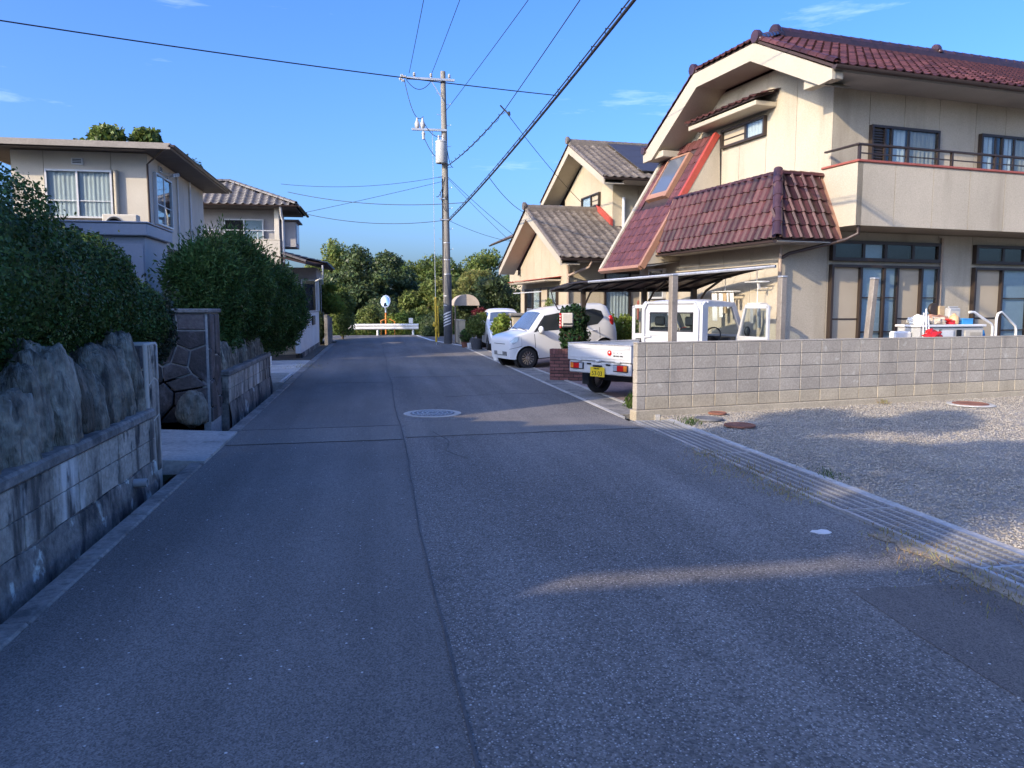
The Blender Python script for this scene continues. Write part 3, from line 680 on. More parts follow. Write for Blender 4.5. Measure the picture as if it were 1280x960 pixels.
# guard rail
t = thing('guard_rail', 'white corrugated guard rail across the end of the road', 'guard rail', (.25, 43.15, 0))
prof = [(0, .32), (-.06, .36), (-.06, .42), (0, .46), (0, .49), (-.06, .53), (-.06, .59), (0, .635)]
mb = MB(); vs = [(x, y, z) for x in (-2.15, 2.15) for y, z in prof]; mb.add(vs, [(i, i+1, 9+i, 8+i) for i in range(7)]); vs = [(x, y+.012, z) for x in (-2.15, 2.15) for y, z in prof]; mb.add(vs, [(i, i+1, 9+i, 8+i) for i in range(7)])
mb.build('beam', 'white', t)
for x in (-2.0, -.1, 1.85): MB().lathe([(.057, -.3), (.057, .60), (.04, .63)], (x, .09, 0), 12).build('post', 'white', t, smooth=50)
bx(1.62, 1.84, -.02, .01, .66, .95, b=.01).build('end_marker', 'white', t)
# convex mirror
t = thing('convex_mirror', 'round white traffic mirror on an orange post behind the guard rail', 'traffic mirror', (.62, 43.9, 0))
MB().lathe([(.045, -.4), (.045, 1.25)], n=10).build('post', 'orange', t, smooth=50); MB().lathe([(.044, 1.25), (.044, 1.9)], n=10).build('upper_post', 'white', t, smooth=50)
hd = MB().lathe([(.30, .05), (.335, 0), (.33, -.02), (.29, -.03)], n=28, axis='y').build('mirror_rim', 'white', t, smooth=40); hd.location = (0, -.05, 1.62+.25); hd.rotation_euler = (R(-14), 0, R(-14)); 
g = MB().lathe([(.292, -.024), (.2, -.05), (.1, -.062), (.0, -.066)], n=28, axis='y').build('mirror_face', 'mirror', hd, smooth=60)
hd.scale = (.85, 1, 1.1)
t = thing('marker_frame', 'orange delineator frame at the foot of the traffic mirror', 'road marker', (.75, 43.6, 0))
MB().tube([(-.4, 0, .0), (-.4, 0, .8), (-.1, 0, .9)], .03, 6).tube([(.35, 0, 0), (.35, 0, .75), (.05, 0, .9)], .03, 6).build('bars', 'orange', t, smooth=50)
# ------------------------------------------------------------------ tiles, windows: shared builders
def tile_mesh(name, mat, w, l, amp=.028, seg=8, lip=.030, flat=.45):
    """one pantile: x across (0..w), y up the slope (0..l), z normal"""
    xs = [w*i/seg for i in range(seg+1)]
    def pz(x):
        f = x/w
        return amp*math.sin(math.pi*min(1, f/flat))**1.0*1.0 if f < flat else -amp*.45*math.sin(math.pi*(f-flat)/(1-flat))
    mb = MB(); a = [(x, -.02, pz(x)+lip) for x in xs]; b = [(x, l+.03, pz(x)+.006) for x in xs]; c = [(x, -.02, pz(x)+lip-.026) for x in xs]
    n = seg+1; mb.add(a+b+c, [(i, i+1, n+i+1, n+i) for i in range(seg)]+[(2*n+i, 2*n+i+1, i+1, i) for i in range(seg)])
    me = mb.mesh(name, 45, recalc=False); me.materials.append(MT[mat]); return me
def cap_mesh(name, mat, r, l, n=8, flare=1.08):
    mb = MB(); vs = []
    for y, k in ((-.012, flare), (l*.5, 1.0), (l+.015, .96)):
        vs += [(-r*k*math.cos(math.pi*j/n), y, r*k*math.sin(math.pi*j/n)) for j in range(n+1)]
    vs += [(-r*.9*math.cos(math.pi*j/n), -.012, r*.9*math.sin(math.pi*j/n)) for j in range(n+1)]
    m = n+1; mb.add(vs, [(i*m+j, i*m+j+1, (i+1)*m+j+1, (i+1)*m+j) for i in range(2) for j in range(n)]+[(3*m+j, 3*m+j+1, j+1, j) for j in range(n)])
    me = mb.mesh(name, 50, recalc=False); me.materials.append(MT[mat]); return me
def basis(o, xa, ya):
    xa = Vector(xa).normalized(); ya = Vector(ya); ya = (ya-xa*ya.dot(xa)).normalized(); za = xa.cross(ya)
    m = Matrix((xa, ya, za)).transposed().to_4x4(); m.translation = Vector(o); return m
def inpoly(p, poly):
    r = False
    for i in range(len(poly)):
        (x1, y1), (x2, y2) = poly[i], poly[i-1]
        if (y1 > p[1]) != (y2 > p[1]) and p[0] < (x2-x1)*(p[1]-y1)/(y2-y1)+x1: r = not r
    return r
def tile_field(parent, me, o, xa, ya, W_, H_, w, l, ok=None, limit=300, near=None, name='tile'):
    """lay tiles over the plane o + x*xa + y*ya; the ones nearest 'near' as objects, the rest joined"""
    Mx = basis(o, xa, ya); spots = []
    nx, ny = int(round(W_/w)), int(round(H_/l))
    for j in range(ny):
        for i in range(nx):
            if ok is None or ok((i+.5)*w, (j+.5)*l): spots.append((i*w, j*l))
    if near: spots.sort(key=lambda s: (s[0]-near[0])**2+(s[1]-near[1])**2*2)
    for x, y in spots[:limit]:
        t = link(name, me, parent); t.matrix_basis = Mx @ Matrix.Translation((x, y, random.uniform(-.003, .005))) @ Matrix.Rotation(random.uniform(-.02, .02), 4, 'Z')
    rest = spots[limit:]
    if rest:
        v = np.array([v.co[:] for v in me.vertices]); f = np.array([p.vertices[:] for p in me.polygons])
        A = np.array(Mx)[:3, :3]; t0 = np.array(Mx.translation)
        V = np.concatenate([(v+np.array([x, y, random.uniform(-.002, .003)]))@A.T+t0 for x, y in rest])
        F = np.concatenate([f+k*len(v) for k in range(len(rest))])
        ob = npmesh('tile_field', V, F, me.materials[0].name if False else [k for k, m in MT.items() if m == me.materials[0]][0], parent); ob['kind'] = 'stuff'
def caps(parent, me, pts, step, name='ridge_tile', lift=0.):
    for a, b in zip(pts, pts[1:]):
        a, b = Vector(a), Vector(b); d = b-a; n = max(1, int(round(d.length/step))); side = d.cross(Vector((0, 0, 1)))
        if side.length < 1e-4: side = Vector((1, 0, 0))
        for i in range(n):
            o = link(name, me, parent); p = a+d*i/n+Vector((0, 0, lift)); o.matrix_basis = basis(p, side, d)
def cut_panels(parent, poly, P, xs, d0, d1, mat, gap=.006, holes=()):
    """split a wall polygon (a,z) at the joints xs into raised panels"""
    lo = min(a for a, _ in poly); hi = max(a for a, _ in poly); ed = [lo]+[x for x in xs if lo+.05 < x < hi-.05]+[hi]
    for a, b in zip(ed, ed[1:]):
        ga = gap if a > lo else 0; gb = gap if b < hi else 0
        c = clip(poly, (a+ga, 0), (-1, 0)); c = clip(c, (b-gb, 0), (1, 0))
        if len(c) < 3: continue
        base = [Vector(P(x, z, d0)) for x, z in c]; top = [Vector(P(x, z, d1)) for x, z in c]; k = len(c)
        MB().add(base+top, [tuple(range(k)), tuple(range(k, 2*k))]+[(i, (i+1) % k, k+(i+1) % k, k+i) for i in range(k)]).build('wall_panel', mat, parent)
def pbox(mb, P, a0, a1, z0, z1, d0, d1, b=0.):
    p, q = P(a0, z0, d0), P(a1, z1, d1); return mb.box(p[0], q[0], p[1], q[1], p[2], q[2], b=b)
def window(parent, P, a0, a1, z0, z1, panes, frame='bronze', fw=.045, dep=.09, d0=.03, glass='glass', hb=()):
    """panes: [(fraction, backing kind)]; backing is a curtain (wavy cloth), a screen or a frosted sheet"""
    mb = MB()
    pbox(mb, P, a0, a1, z0, z0+fw, d0, d0+dep); pbox(mb, P, a0, a1, z1-fw, z1, d0, d0+dep); pbox(mb, P, a0, a0+fw, z0+fw, z1-fw, d0, d0+dep-.002); pbox(mb, P, a1-fw, a1, z0+fw, z1-fw, d0, d0+dep-.002)
    x = a0+fw; tot = a1-a0-2*fw; edges = []
    for i, pn in enumerate(panes):
        xn = x+tot*pn[0]; edges.append((x, xn, pn))
        if i < len(panes)-1: pbox(mb, P, xn-fw*.5, xn+fw*.5, z0+fw, z1-fw, d0+.012, d0+dep-.012)
        x = xn
    w = mb.build('window', frame, parent)
    for i, (xa, xb, pn) in enumerate(edges):
        ga, gb = xa+(fw*.5 if i else 0), xb-(fw*.5 if i < len(edges)-1 else 0)
        kind = pn[1]; m = MB()
        if kind in ('curtain', 'curtain_b'):
            n = max(10, int((gb-ga)/.022)); vs = []
            for k in range(n+1):
                a = ga+(gb-ga)*k/n; d = d0+.012+.010*math.sin(k*1.35+xa)+.005*math.sin(k*.5)
                vs += [P(a, z0+fw, d), P(a, z1-fw, d-.003)]
            m.add(vs, [(2*k, 2*k+2, 2*k+3, 2*k+1) for k in range(n)]); m.build('curtain', kind, w, smooth=80, recalc=False)
        elif kind == 'louver':
            for k in range(int((z1-z0-2*fw)/.05)): pbox(m, P, ga, gb, z0+fw+k*.05, z0+fw+k*.05+.03, d0+.02+.0, d0+.05)
            m.build('louvre', frame, w)
        else: pbox(m, P, ga, gb, z0+fw, z1-fw, d0-.01, d0+.016); m.build({'screen': 'insect_screen', 'paper': 'frosted_pane', 'room_shade': 'room_shade_panel'}.get(kind, 'backing'), kind, w)
        if kind == 'screen':
            zm = z0+(z1-z0)*.47; m = MB(); pbox(m, P, ga, gb, zm-.012, zm+.012, d0+.014, d0+.03); m.build('screen_rail', frame, w)
        elif kind not in ('louver',):
            dg = d0+dep*(.52 if i % 2 else .68)
            m = MB(); pbox(m, P, ga, gb, z0+fw, z1-fw, dg, dg+.004); m.build('pane', glass, w)
            for h in hb:
                zm = z0+(z1-z0)*h; m = MB(); pbox(m, P, ga, gb, zm-.011, zm+.011, dg-.006, dg+.010); m.build('glazing_bar', frame, w)
    return w

# ------------------------------------------------------------------ cream house on the right
RZ1 = R(9); H1 = (8.38, 13.31, 0)
h1 = thing('cream_house', 'large two-storey cream house with burgundy tiled roofs and a long balcony', 'house', H1, RZ1)
Pf = lambda a, z, d: (a, -d, z)                 # front face (v = 0)
Pg = lambda a, z, d: (-d, a, z)                 # upper gable (u = 0)
P1 = lambda a, z, d: (-1.05-d, a, z)            # lower side wall (u = -1.05)
core = MB(); core.box(-1.03, 9.5, .02, 5.32, -.5, 3.0)
gp = [(.02, 3.0), (4.88, 3.0), (4.88, 5.50), (3.55, 6.30), (1.35, 6.30), (.02, 5.56)]
core.prism([(.02, a, z) for a, z in gp], (9.4, 0, 0)); core.build('wall', 'stucco_in', h1)
cut_panels(h1, [(0, 2.95), (4.9, 2.95), (4.9, 5.50), (3.58, 6.34), (1.32, 6.34), (0, 5.58)], Pg, [1.0, 1.92, 2.84, 3.76], -.015, .012, 'stucco')
cut_panels(h1, [(.0, 2.98), (9.4, 2.98), (9.4, 5.60), (0, 5.60)], Pf, [.84, 1.68, 2.55, 3.5, 4.3, 5.2, 6.1, 7, 8], -.015, .0, 'stucco')
cut_panels(h1, [(-1.05, -.1), (9.4, -.1), (9.4, 2.96), (-1.05, 2.96)], Pf, [0, 2.68, 3.58, 6.2], -.017, .001, 'stucco')
cut_panels(h1, [(.0, -.1), (5.34, -.1), (5.34, 2.9), (0, 2.9)], P1, [.9, 1.8, 2.7, 3.5, 4.6, 5.6], -.017, .002, 'stucco')
# main roof
sl = (7.30-5.68)/(2.45+.8); nrm_f = Vector((0, -sl, 1)).normalized()
rf = MB()
rf.prism([(-.75, -.8, 5.62), (9.6, -.8, 5.62), (9.6, 2.45, 7.24), (.62, 2.45, 7.24), (-.75, 1.38, 6.707)], (0, 0, .05))
rf.prism([(-.75, 1.38, 6.70), (.62, 2.45, 7.235), (-.75, 3.52, 6.70)], (0, 0, .05))
rf.prism([(9.6, 2.45, 7.24), (.62, 2.45, 7.24), (-.75, 3.52, 6.70), (-.75, 5.75, 5.35), (9.6, 5.75, 5.35)], (0, 0, .05))
roof = rf.build('roof', 'underlay', h1)
tm = tile_mesh('tile', 'tile_red', .205, .26, amp=.030, lip=.046, flat=.36)
fl = math.hypot(3.25, 1.62); px = [(0, 0), (10.35, 0), (10.35, fl), (1.37, fl), (0, fl*(1.38+.8)/3.25)]
tile_field(roof, tm, (-.75, -.84, 5.655), (1, 0, 0), (0, 3.25, 1.62), 10.35, fl, .205, .26, lambda x, y: inpoly((x, y), px), 300, (0, .5))
hl = math.hypot(1.37, .53); hp = [(0, 0), (2.14, 0), (1.07, hl)]
tile_field(roof, tm, (-.79, 3.52, 6.735), (0, -1, 0), (1.37, 0, .53), 2.16, hl, .205, .26, lambda x, y: inpoly((x, y+.05), hp))
cm = cap_mesh('ridge_tile', 'tile_dark', .085, .27); cmr = cap_mesh('ridge_tile', 'tile_red', .075, .25)
MB().box(.62, 9.6, 2.35, 2.55, 7.2, 7.43, b=.02).build('ridge_course', 'tile_dark', roof)
caps(roof, cm, [(.60, 2.45, 7.42), (9.6, 2.45, 7.42)], .27)
caps(roof, cm, [(-.74, 1.36, 6.76), (.62, 2.45, 7.36)], .25); caps(roof, cm, [(-.74, 3.54, 6.76), (.62, 2.45, 7.36)], .25)
caps(roof, cmr, [(-.70, -.82, 5.70), (-.70, 1.38, 6.78)], .25); caps(roof, cmr, [(-.70, 5.75, 5.43), (-.70, 3.52, 6.78)], .25); caps(roof, cmr, [(-.72, 3.55, 6.76), (-.72, 1.36, 6.76)], .27)
for (x, y, z, s_) in ((.52, 2.45, 7.38, .16), (-.76, 1.33, 6.80, .12), (-.76, 3.57, 6.80, .12), (-.78, 5.72, 5.44, .09), (5.0, 2.45, 7.5, .11)):
    m = MB(); m.lathe([(s_, -.05), (s_*1.05, .03), (s_*.8, .09), (s_*.35, .11)], (x, y, z), 12, 'x'); m.box(x-.02, x+.10, y-s_*1.2, y+s_*1.2, z-s_*.9, z-s_*.2, b=.02); m.build('ornament_tile', 'tile_dark', roof, smooth=45)
# bargeboard, soffits and gutter
top = [(-.82, 5.58), (1.38, 6.69), (3.52, 6.69), (5.77, 5.33)]; low = [(-.82, 5.42), (-.50, 5.40), (1.48, 6.38), (3.40, 6.38), (5.35, 5.16), (5.77, 5.15)]
ring = [(a, z) for a, z in top]+[(a, z) for a, z in reversed(low)]
MB().prism([(-.78, a, z) for a, z in ring], (.07, 0, 0)).build('bargeboard', 'cream', h1)
sf = MB()
for (a, z), (b, y) in zip(low[1:-1], low[2:-1]):
    sf.add([(-.71, a, z+.015), (.0, a, z+.015), (.0, b, y+.015), (-.71, b, y+.015)], [(0, 1, 2, 3)])
sf.build('soffit', 'cream', h1, recalc=False)
bx(-.71, -.52, -.80, -.02, 5.44, 5.60, b=.01).build('eave_return', 'cream', h1); bx(-.71, .0, 4.92, 5.74, 5.17, 5.32, b=.01).build('eave_return', 'cream', h1)
bx(-.70, 9.6, -.80, -.018, 5.56, 5.595).build('soffit', 'soffit', h1)
def gut(p, q, r, mat='gutter', name='gutter', par=None):
    p, q = Vector(p), Vector(q); d = (q-p).normalized(); s_ = d.cross(Vector((0, 0, 1))).normalized(); vs = []; n = 8
    for c in (p, q):
        for k, rr in ((1, r), (0, r*.88)):
            for j in range(n+1):
                a = math.pi*j/n; vs.append(c+s_*(-rr*math.cos(a))+Vector((0, 0, -rr*math.sin(a))))
    m = n+1; fs = []
    for j in range(n): fs += [(j, j+1, 2*m+j+1, 2*m+j), (m+j, m+j+1, 3*m+j+1, 3*m+j)]
    fs += [(0, m, 3*m, 2*m), (n, m+n, 3*m+n, 2*m+n)]
    fs += [tuple(range(0, m)), tuple(range(2*m, 3*m))]
    return MB().add(vs, fs).build(name, mat, par if par is not None else h1, smooth=50)
gut((-.80, -.89, 5.63), (9.6, -.89, 5.63), .065)
# gable window and its little tiled canopy
window(h1, Pg, 1.90, 3.44, 5.10, 5.50, [(.42, 'curtain'), (.58, 'screen')], d0=.014)
bx(-.52, -.013, 1.62, 4.12, 5.60, 5.70, b=.012).build('canopy', 'cream', h1)
cn = MB().prism([(-.56, 1.60, 5.72), (-.013, 1.60, 5.90), (-.013, 4.14, 5.90), (-.56, 4.14, 5.72)], (0, 0, .03)).build('canopy_roof', 'underlay', h1)
tile_field(cn, tile_mesh('tile', 'tile_red', .24, .28), (-.58, 4.14, 5.755), (0, -1, 0), (.55, 0, .18), 2.54, .57, .24, .285)
# upper windows on the balcony
window(h1, Pf, .84, 2.50, 3.2, 4.95, [(.18, 'louver'), (.10, 'room_shade'), (.26, 'curtain'), (.46, 'curtain_b')], d0=.002)
window(h1, Pf, 3.58, 5.25, 3.2, 4.98, [(.22, 'curtain'), (.12, 'room_shade'), (.20, 'curtain'), (.46, 'curtain_b')], d0=.002)
window(h1, Pf, 6.6, 8.3, 3.2, 4.98, [(.5, 'curtain'), (.5, 'curtain_b')], d0=.002)
# balcony
bx(-.10, 9.5, -.78, -.018, 2.98, 3.12).build('balcony_floor', 'stucco_in', h1)
Pb = lambda a, z, d: (a, -.90-d, z)
bx(-.21, 9.5, -.888, -.76, 2.99, 4.05).build('balcony_core', 'stucco_in', h1)
cut_panels(h1, [(-.22, 2.98), (9.5, 2.98), (9.5, 4.06), (-.22, 4.06)], Pb, [.62, 1.5, 2.38, 3.26, 4.1, 5, 5.9, 6.8], -.015, .0, 'stucco')
Ps = lambda a, z, d: (-.22-d, a, z)
cut_panels(h1, [(-.90, 2.982), (-.016, 2.982), (-.016, 4.06), (-.90, 4.06)], Ps, [], -.12, .001, 'stucco')
m = MB(); m.box(-.25, 9.5, -.93, -.74, 4.063, 4.105, b=.008); m.box(-.252, -.08, -.735, -.017, 4.064, 4.104, b=.008); m.build('coping', 'redcap', h1)
rl = MB(); rl.box(-.20, 9.5, -.87, -.80, 4.36, 4.395, b=.006); rl.box(-.20, -.13, -.795, -.02, 4.362, 4.394, b=.006); rl.build('handrail', 'bronze', h1)
for i in range(9): bx(-.16+i*1.06, -.12+i*1.06, -.86, -.81, 4.105, 4.36).build('rail_post', 'bronze', h1)
bx(-.155, 9.5, -.845, -.825, 4.22, 4.24).build('rail_bar', 'bronze', h1)
# lower windows
window(h1, Pf, .03, 2.66, 2.42, 2.80, [(.27, 'room_shade'), (.21, 'paper'), (.27, 'room_shade'), (.25, 'room_shade')], d0=.003, fw=.06, dep=.10)
window(h1, Pf, .03, 2.66, .42, 2.35, [(.26, 'screen'), (.22, 'paper'), (.13, 'paper'), (.24, 'screen'), (.15, 'paper')], d0=.003, fw=.05, dep=.10, hb=(.34, .68))
window(h1, Pf, 3.60, 6.2, 2.42, 2.80, [(.28, 'room_shade'), (.24, 'room_shade'), (.24, 'paper'), (.24, 'room_shade')], d0=.003, fw=.06, dep=.10)
window(h1, Pf, 3.60, 6.2, .42, 2.35, [(.29, 'screen'), (.3, 'paper'), (.26, 'paper'), (.15, 'screen')], d0=.003, fw=.05, dep=.10, hb=(.34, .68))
# burgundy skirt roof round the corner
Ts = Vector((-1.20, -.02, 3.94)); Bs = Vector((-1.62, -.60, 2.74))
sk = MB()
sk.prism([(-1.20, -.02, 3.92), (-1.62, -.60, 2.72), (-1.62, 3.44, 2.72), (-1.20, 3.44, 3.92)], (.05, 0, -.02))
sk.prism([(-1.20, -.02, 3.915), (-1.62, -.60, 2.715), (-.37, -.60, 2.715), (-.27, -.02, 3.915)], (0, .05, -.02))
skirt = sk.build('skirt_roof', 'underlay', h1)
bx(-1.18, -.02, .0, 3.42, 3.80, 3.86).build('skirt_deck', 'soffit', h1)
ts = tile_mesh('tile', 'tile_red', .204, .25, amp=.034, lip=.036, flat=.36); sH = math.hypot(.42, 1.20); cut = .58/sH
tile_field(skirt, ts, (-1.645, 3.44, 2.76), (0, -1, 0), (.42, 0, 1.20), 4.08, sH, .204, .254, lambda x, y: x < 4.04-y*.456+.07)
fH = math.hypot(.58, 1.20)
tile_field(skirt, ts, (-1.62, -.625, 2.76), (1, 0, 0), (0, .58, 1.20), 1.3, fH, .2167, .266, lambda x, y: x > .315*y-.05 and x < 1.30)
caps(skirt, cap_mesh('hip_tile', 'tile_dark', .085, .30), [(-1.64, -.63, 2.75), (-1.19, -.02, 3.98)], .30, 'hip_tile', .02)
caps(skirt, cap_mesh('cap_tile', 'tile_red', .062, .2), [(-1.20, 3.44, 3.94), (-1.20, .05, 3.94)], .204, 'cap_tile'); caps(skirt, cap_mesh('cap_tile', 'tile_red', .075, .25), [(-1.15, -.02, 3.94), (-.26, -.02, 3.94)], .25, 'cap_tile')
MB().prism([(-.37, -.66, 2.70), (-.25, -.66, 2.70), (-.15, -.03, 3.95), (-.27, -.03, 3.95)], (0, .03, .02)).build('flashing', 'copper', h1)
MB().prism([(-1.66, 3.46, 2.70), (-1.24, 3.46, 3.94), (-1.10, 3.46, 3.94), (-1.52, 3.46, 2.70)], (0, .06, 0)).build('flashing', 'copper', h1)
sof = MB(); sof.box(-1.60, -1.053, -.02, 3.44, 2.69, 2.712); sof.box(-1.60, -.30, -.58, -.022, 2.688, 2.710); sof.build('soffit', 'soffit', h1)
# steep red slope with a skylight
A0, A1 = Vector((-.15, 0, 5.42)), Vector((-1.98, 0, 2.46)); dn = (A1-A0).normalized(); sn = Vector((-dn.z, 0, dn.x)); 
if sn.x > 0: sn = -sn
yv = lambda v: Vector((0, v, 0))
slope = MB().prism([A0+yv(3.55), A0+yv(5.5), A1+yv(5.5), A1+yv(3.55)], -sn*.06).build('steep_roof', 'underlay', h1)
tsl = tile_mesh('tile', 'tile_slope', .24, .25, amp=.018, lip=.022)
SL = (A0-A1).length
def notsky(x, y):
    v = 5.5-x; return not (4.02 < v < 5.14 and SL*.46 < y < SL*.90)
tile_field(slope, tsl, A1+yv(5.5)+sn*.012, (0, -1, 0), A0-A1, 1.95, SL, .2435, .232, notsky)
fr = MB()
def sbox(mb, v0, v1, s0, s1, n0, n1):
    c = []
    for v in (v0, v1):
        for s_ in (s0, s1):
            for n_ in (n0, n1): c.append(A0+dn*s_+yv(v)+sn*n_)
    mb.add(c, [(0, 1, 3, 2), (4, 6, 7, 5), (0, 4, 5, 1), (2, 3, 7, 6), (0, 2, 6, 4), (1, 5, 7, 3)])
s0, s1 = SL*.11, SL*.43+.10
for (a, b, c, d) in ((4.14, 4.24, s0, s1), (5.03, 5.09, s0, s1), (4.24, 5.03, s0, s0+.05), (4.24, 5.03, s1-.16, s1-.02)): sbox(fr, a, b, c, d, -.01, .11)
sky_ = fr.build('skylight', 'copper', slope)
gl = MB(); sbox(gl, 4.24, 5.03, s0+.05, s1-.16, .05, .085); MT['skyglass'] = M('skylight_glass', (.11, .13, .16), .16, .05, 2, 0, 30, 0, spec=.8, coat=.5); gl.build('skylight_pane', 'skyglass', slope)
fl_ = MB(); sbox(fl_, 3.46, 3.56, -.02, SL*.5, -.06, .075); fl_.build('flashing', 'redflash', h1)
fl_ = MB(); sbox(fl_, 3.465, 3.56, SL*.5, SL+.04, -.06, .073); sbox(fl_, 3.56, 5.6, SL, SL+.08, -.04, .07); fl_.build('flashing', 'copper', h1)
fl_ = MB(); sbox(fl_, 5.5, 5.62, -.02, SL, -.06, .075); fl_.build('flashing', 'cream', h1)
MB().prism([(-.10, 3.47, 5.36), (-1.93, 3.47, 2.49), (-1.05, 3.47, 2.60), (.0, 3.47, 2.90)], (0, .06, 0)).build('cheek_wall', 'stucco', h1)
MB().prism([(-.10, 5.46, 5.36), (-1.93, 5.46, 2.49), (-1.05, 5.46, 2.60), (.0, 5.46, 2.90)], (0, .06, 0)).build('cheek_wall', 'stucco', h1)
MB().prism([(-1.95, 3.5, 2.44), (-1.053, 3.5, 2.56), (-1.053, 5.5, 2.56), (-1.95, 5.5, 2.44)], (0, 0, .03)).build('soffit', 'soffit', h1)
window(h1, P1, 4.05, 4.75, 1.75, 2.45, [(1, 'room_shade')], frame='alu', d0=.004)
# gutter pipes
dp = MB(); dp.tube([(-1.16, -.12, 2.66), (-1.16, -.12, 2.2), (-1.15, -.10, -.1)], .035, 8); dp.build('downpipe', 'pipe', h1, smooth=60)
dp = MB(); dp.tube([(-.10, -.84, 3.0), (-.10, -.84, 2.84), (-.25, -.70, 2.74), (-1.0, -.16, 2.52), (-1.15, -.14, 2.44)], .033, 8); dp.build('balcony_pipe', 'gutter', h1, smooth=60)
dp = MB(); dp.tube([(2.74, -.05, 2.9), (2.74, -.05, -.1)], .03, 8); dp.build('downpipe', 'pipe', h1, smooth=60)
gut((-1.68, 3.4, 2.70), (-1.68, -.62, 2.70), .045)
# plinth
bx(-1.075, 9.45, -.022, .0, -.5, .38).build('plinth', 'concrete', h1); bx(-1.082, -1.055, .0, 5.3, -.5, .38).build('plinth', 'concrete', h1)

# ------------------------------------------------------------------ yellow-cream house with two gables
h2 = thing('gabled_house', 'cream house with two stepped gables, grey-brown tiles and solar panels', 'house', (5.82, 22.8, 0), R(5))
Pl = lambda a, z, d: (-d, a, z); Pu = lambda a, z, d: (2.0-d, a, z); Pfl = lambda a, z, d: (a, -d, z); Pfu = lambda a, z, d: (a, 1.5-d, z)
low_g = [(.0, -.1), (5.4, -.1), (5.4, 3.0), (2.7, 4.42), (0, 3.0)]; up_g = [(1.5, 2.8), (6.25, 2.8), (6.25, 5.62), (3.88, 6.85), (1.5, 5.62)]
co = MB(); co.prism([(.02, a+(.02 if a < 1 else -.02 if a > 5 else 0), z-.04) for a, z in low_g], (6.5, 0, 0)); co.prism([(2.02, a+(.02 if a < 2 else -.02 if a > 6 else 0), z-.04) for a, z in up_g], (6, 0, 0)); co.build('wall', 'stucco_in', h2)
cut_panels(h2, low_g, Pl, [1.0, 1.9, 2.8, 3.7, 4.6], -.02, .0, 'stucco2'); cut_panels(h2, up_g, Pu, [2.5, 3.4, 4.3, 5.2], -.02, .0, 'stucco2')
cut_panels(h2, [(.0, -.1), (6.4, -.1), (6.4, 2.98), (0, 2.98)], Pfl, [1.0, 2.75, 3.7, 4.6], -.02, .001, 'stucco2'); cut_panels(h2, [(2.0, 2.9), (7.9, 2.9), (7.9, 5.6), (2.0, 5.6)], Pfu, [2.9, 3.8, 4.7, 5.6], -.02, .001, 'stucco2')
r2 = MB()
r2.prism([(-.6, -.95, 2.95), (6.4, -.95, 2.95), (6.4, 2.7, 4.72), (-.6, 2.7, 4.72)], (0, 0, .05)); r2.prism([(-.6, 6.35, 2.95), (6.4, 6.35, 2.95), (6.4, 2.7, 4.71), (-.6, 2.7, 4.71)], (0, 0, .05))
lowroof = r2.build('lower_roof', 'underlay', h2)
r2 = MB()
r2.prism([(1.3, .55, 5.55), (8.2, .55, 5.55), (8.2, 3.88, 7.16), (1.3, 3.88, 7.16)], (0, 0, .05)); r2.prism([(1.3, 7.2, 5.55), (8.2, 7.2, 5.55), (8.2, 3.88, 7.15), (1.3, 3.88, 7.15)], (0, 0, .05))
uproof = r2.build('upper_roof', 'underlay', h2)
tg = tile_mesh('tile', 'tile_grey', .27, .26, amp=.030, seg=6)
tile_field(lowroof, tg, (-.6, -.98, 2.985), (1, 0, 0), (0, 3.65, 1.77), 4.6, 4.06, .27, .26, lambda x, y: not (x > 2.6 and y > 2.72), 0)
tile_field(uproof, tg, (1.3, .52, 5.585), (1, 0, 0), (0, 3.33, 1.61), 6.9, 3.70, .27, .26, None, 0)
cg = cap_mesh('ridge_tile', 'tile_grey', .085, .27)
bx(-.6, 2.0, 2.6, 2.8, 4.70, 4.86, b=.02).build('ridge_course', 'tile_grey', lowroof); bx(1.3, 8.2, 3.78, 3.98, 7.14, 7.32, b=.02).build('ridge_course', 'tile_grey', uproof)
caps(lowroof, cg, [(-.62, 2.7, 4.85), (2.0, 2.7, 4.85)], .27); caps(uproof, cg, [(1.28, 3.88, 7.31), (8.2, 3.88, 7.31)], .27)
cg2 = cap_mesh('verge_tile', 'tile_grey', .06, .26)
caps(lowroof, cg2, [(-.58, -.95, 2.99), (-.58, 2.7, 4.78)], .26, 'verge_tile'); caps(lowroof, cg2, [(-.58, 6.35, 2.99), (-.58, 2.7, 4.78)], .26, 'verge_tile')
caps(uproof, cg2, [(1.32, .55, 5.60), (1.32, 3.88, 7.21)], .26, 'verge_tile'); caps(uproof, cg2, [(1.32, 7.2, 5.60), (1.32, 3.88, 7.21)], .26, 'verge_tile')
for (x, y, z) in ((-.64, 2.7, 4.88), (1.26, 3.88, 7.34)): MB().lathe([(.13, -.05), (.13, .03), (.08, .08), (.02, .09)], (x, y, z), 10, 'x').build('ornament_tile', 'tile_grey', lowroof if z < 5 else uproof, smooth=45)
def barge(x, pts, t, wall, nm='bargeboard'):
    (a0, z0), (a1, z1), (a2, z2) = pts; th = .20
    MB().prism([(x, a0, z0), (x, a1, z1), (x, a2, z2), (x, a2, z2-th), (x, a1, z1-th*1.3), (x, a0, z0-th)], (.05, 0, 0)).build(nm, 'cream', h2)
    MB().prism([(x+.05, a0, z0-th+.03), (x+.05, a1, z1-th*1.3+.03), (x+.05, a1, z1-th*1.3+.05), (x+.05, a0, z0-th+.05)], (wall-x-.05, 0, 0)).build('soffit', 'cream', h2)
    MB().prism([(x+.05, a2, z2-th+.03), (x+.05, a1, z1-th*1.3+.03), (x+.05, a1, z1-th*1.3+.05), (x+.05, a2, z2-th+.05)], (wall-x-.05, 0, 0)).build('soffit', 'cream', h2)
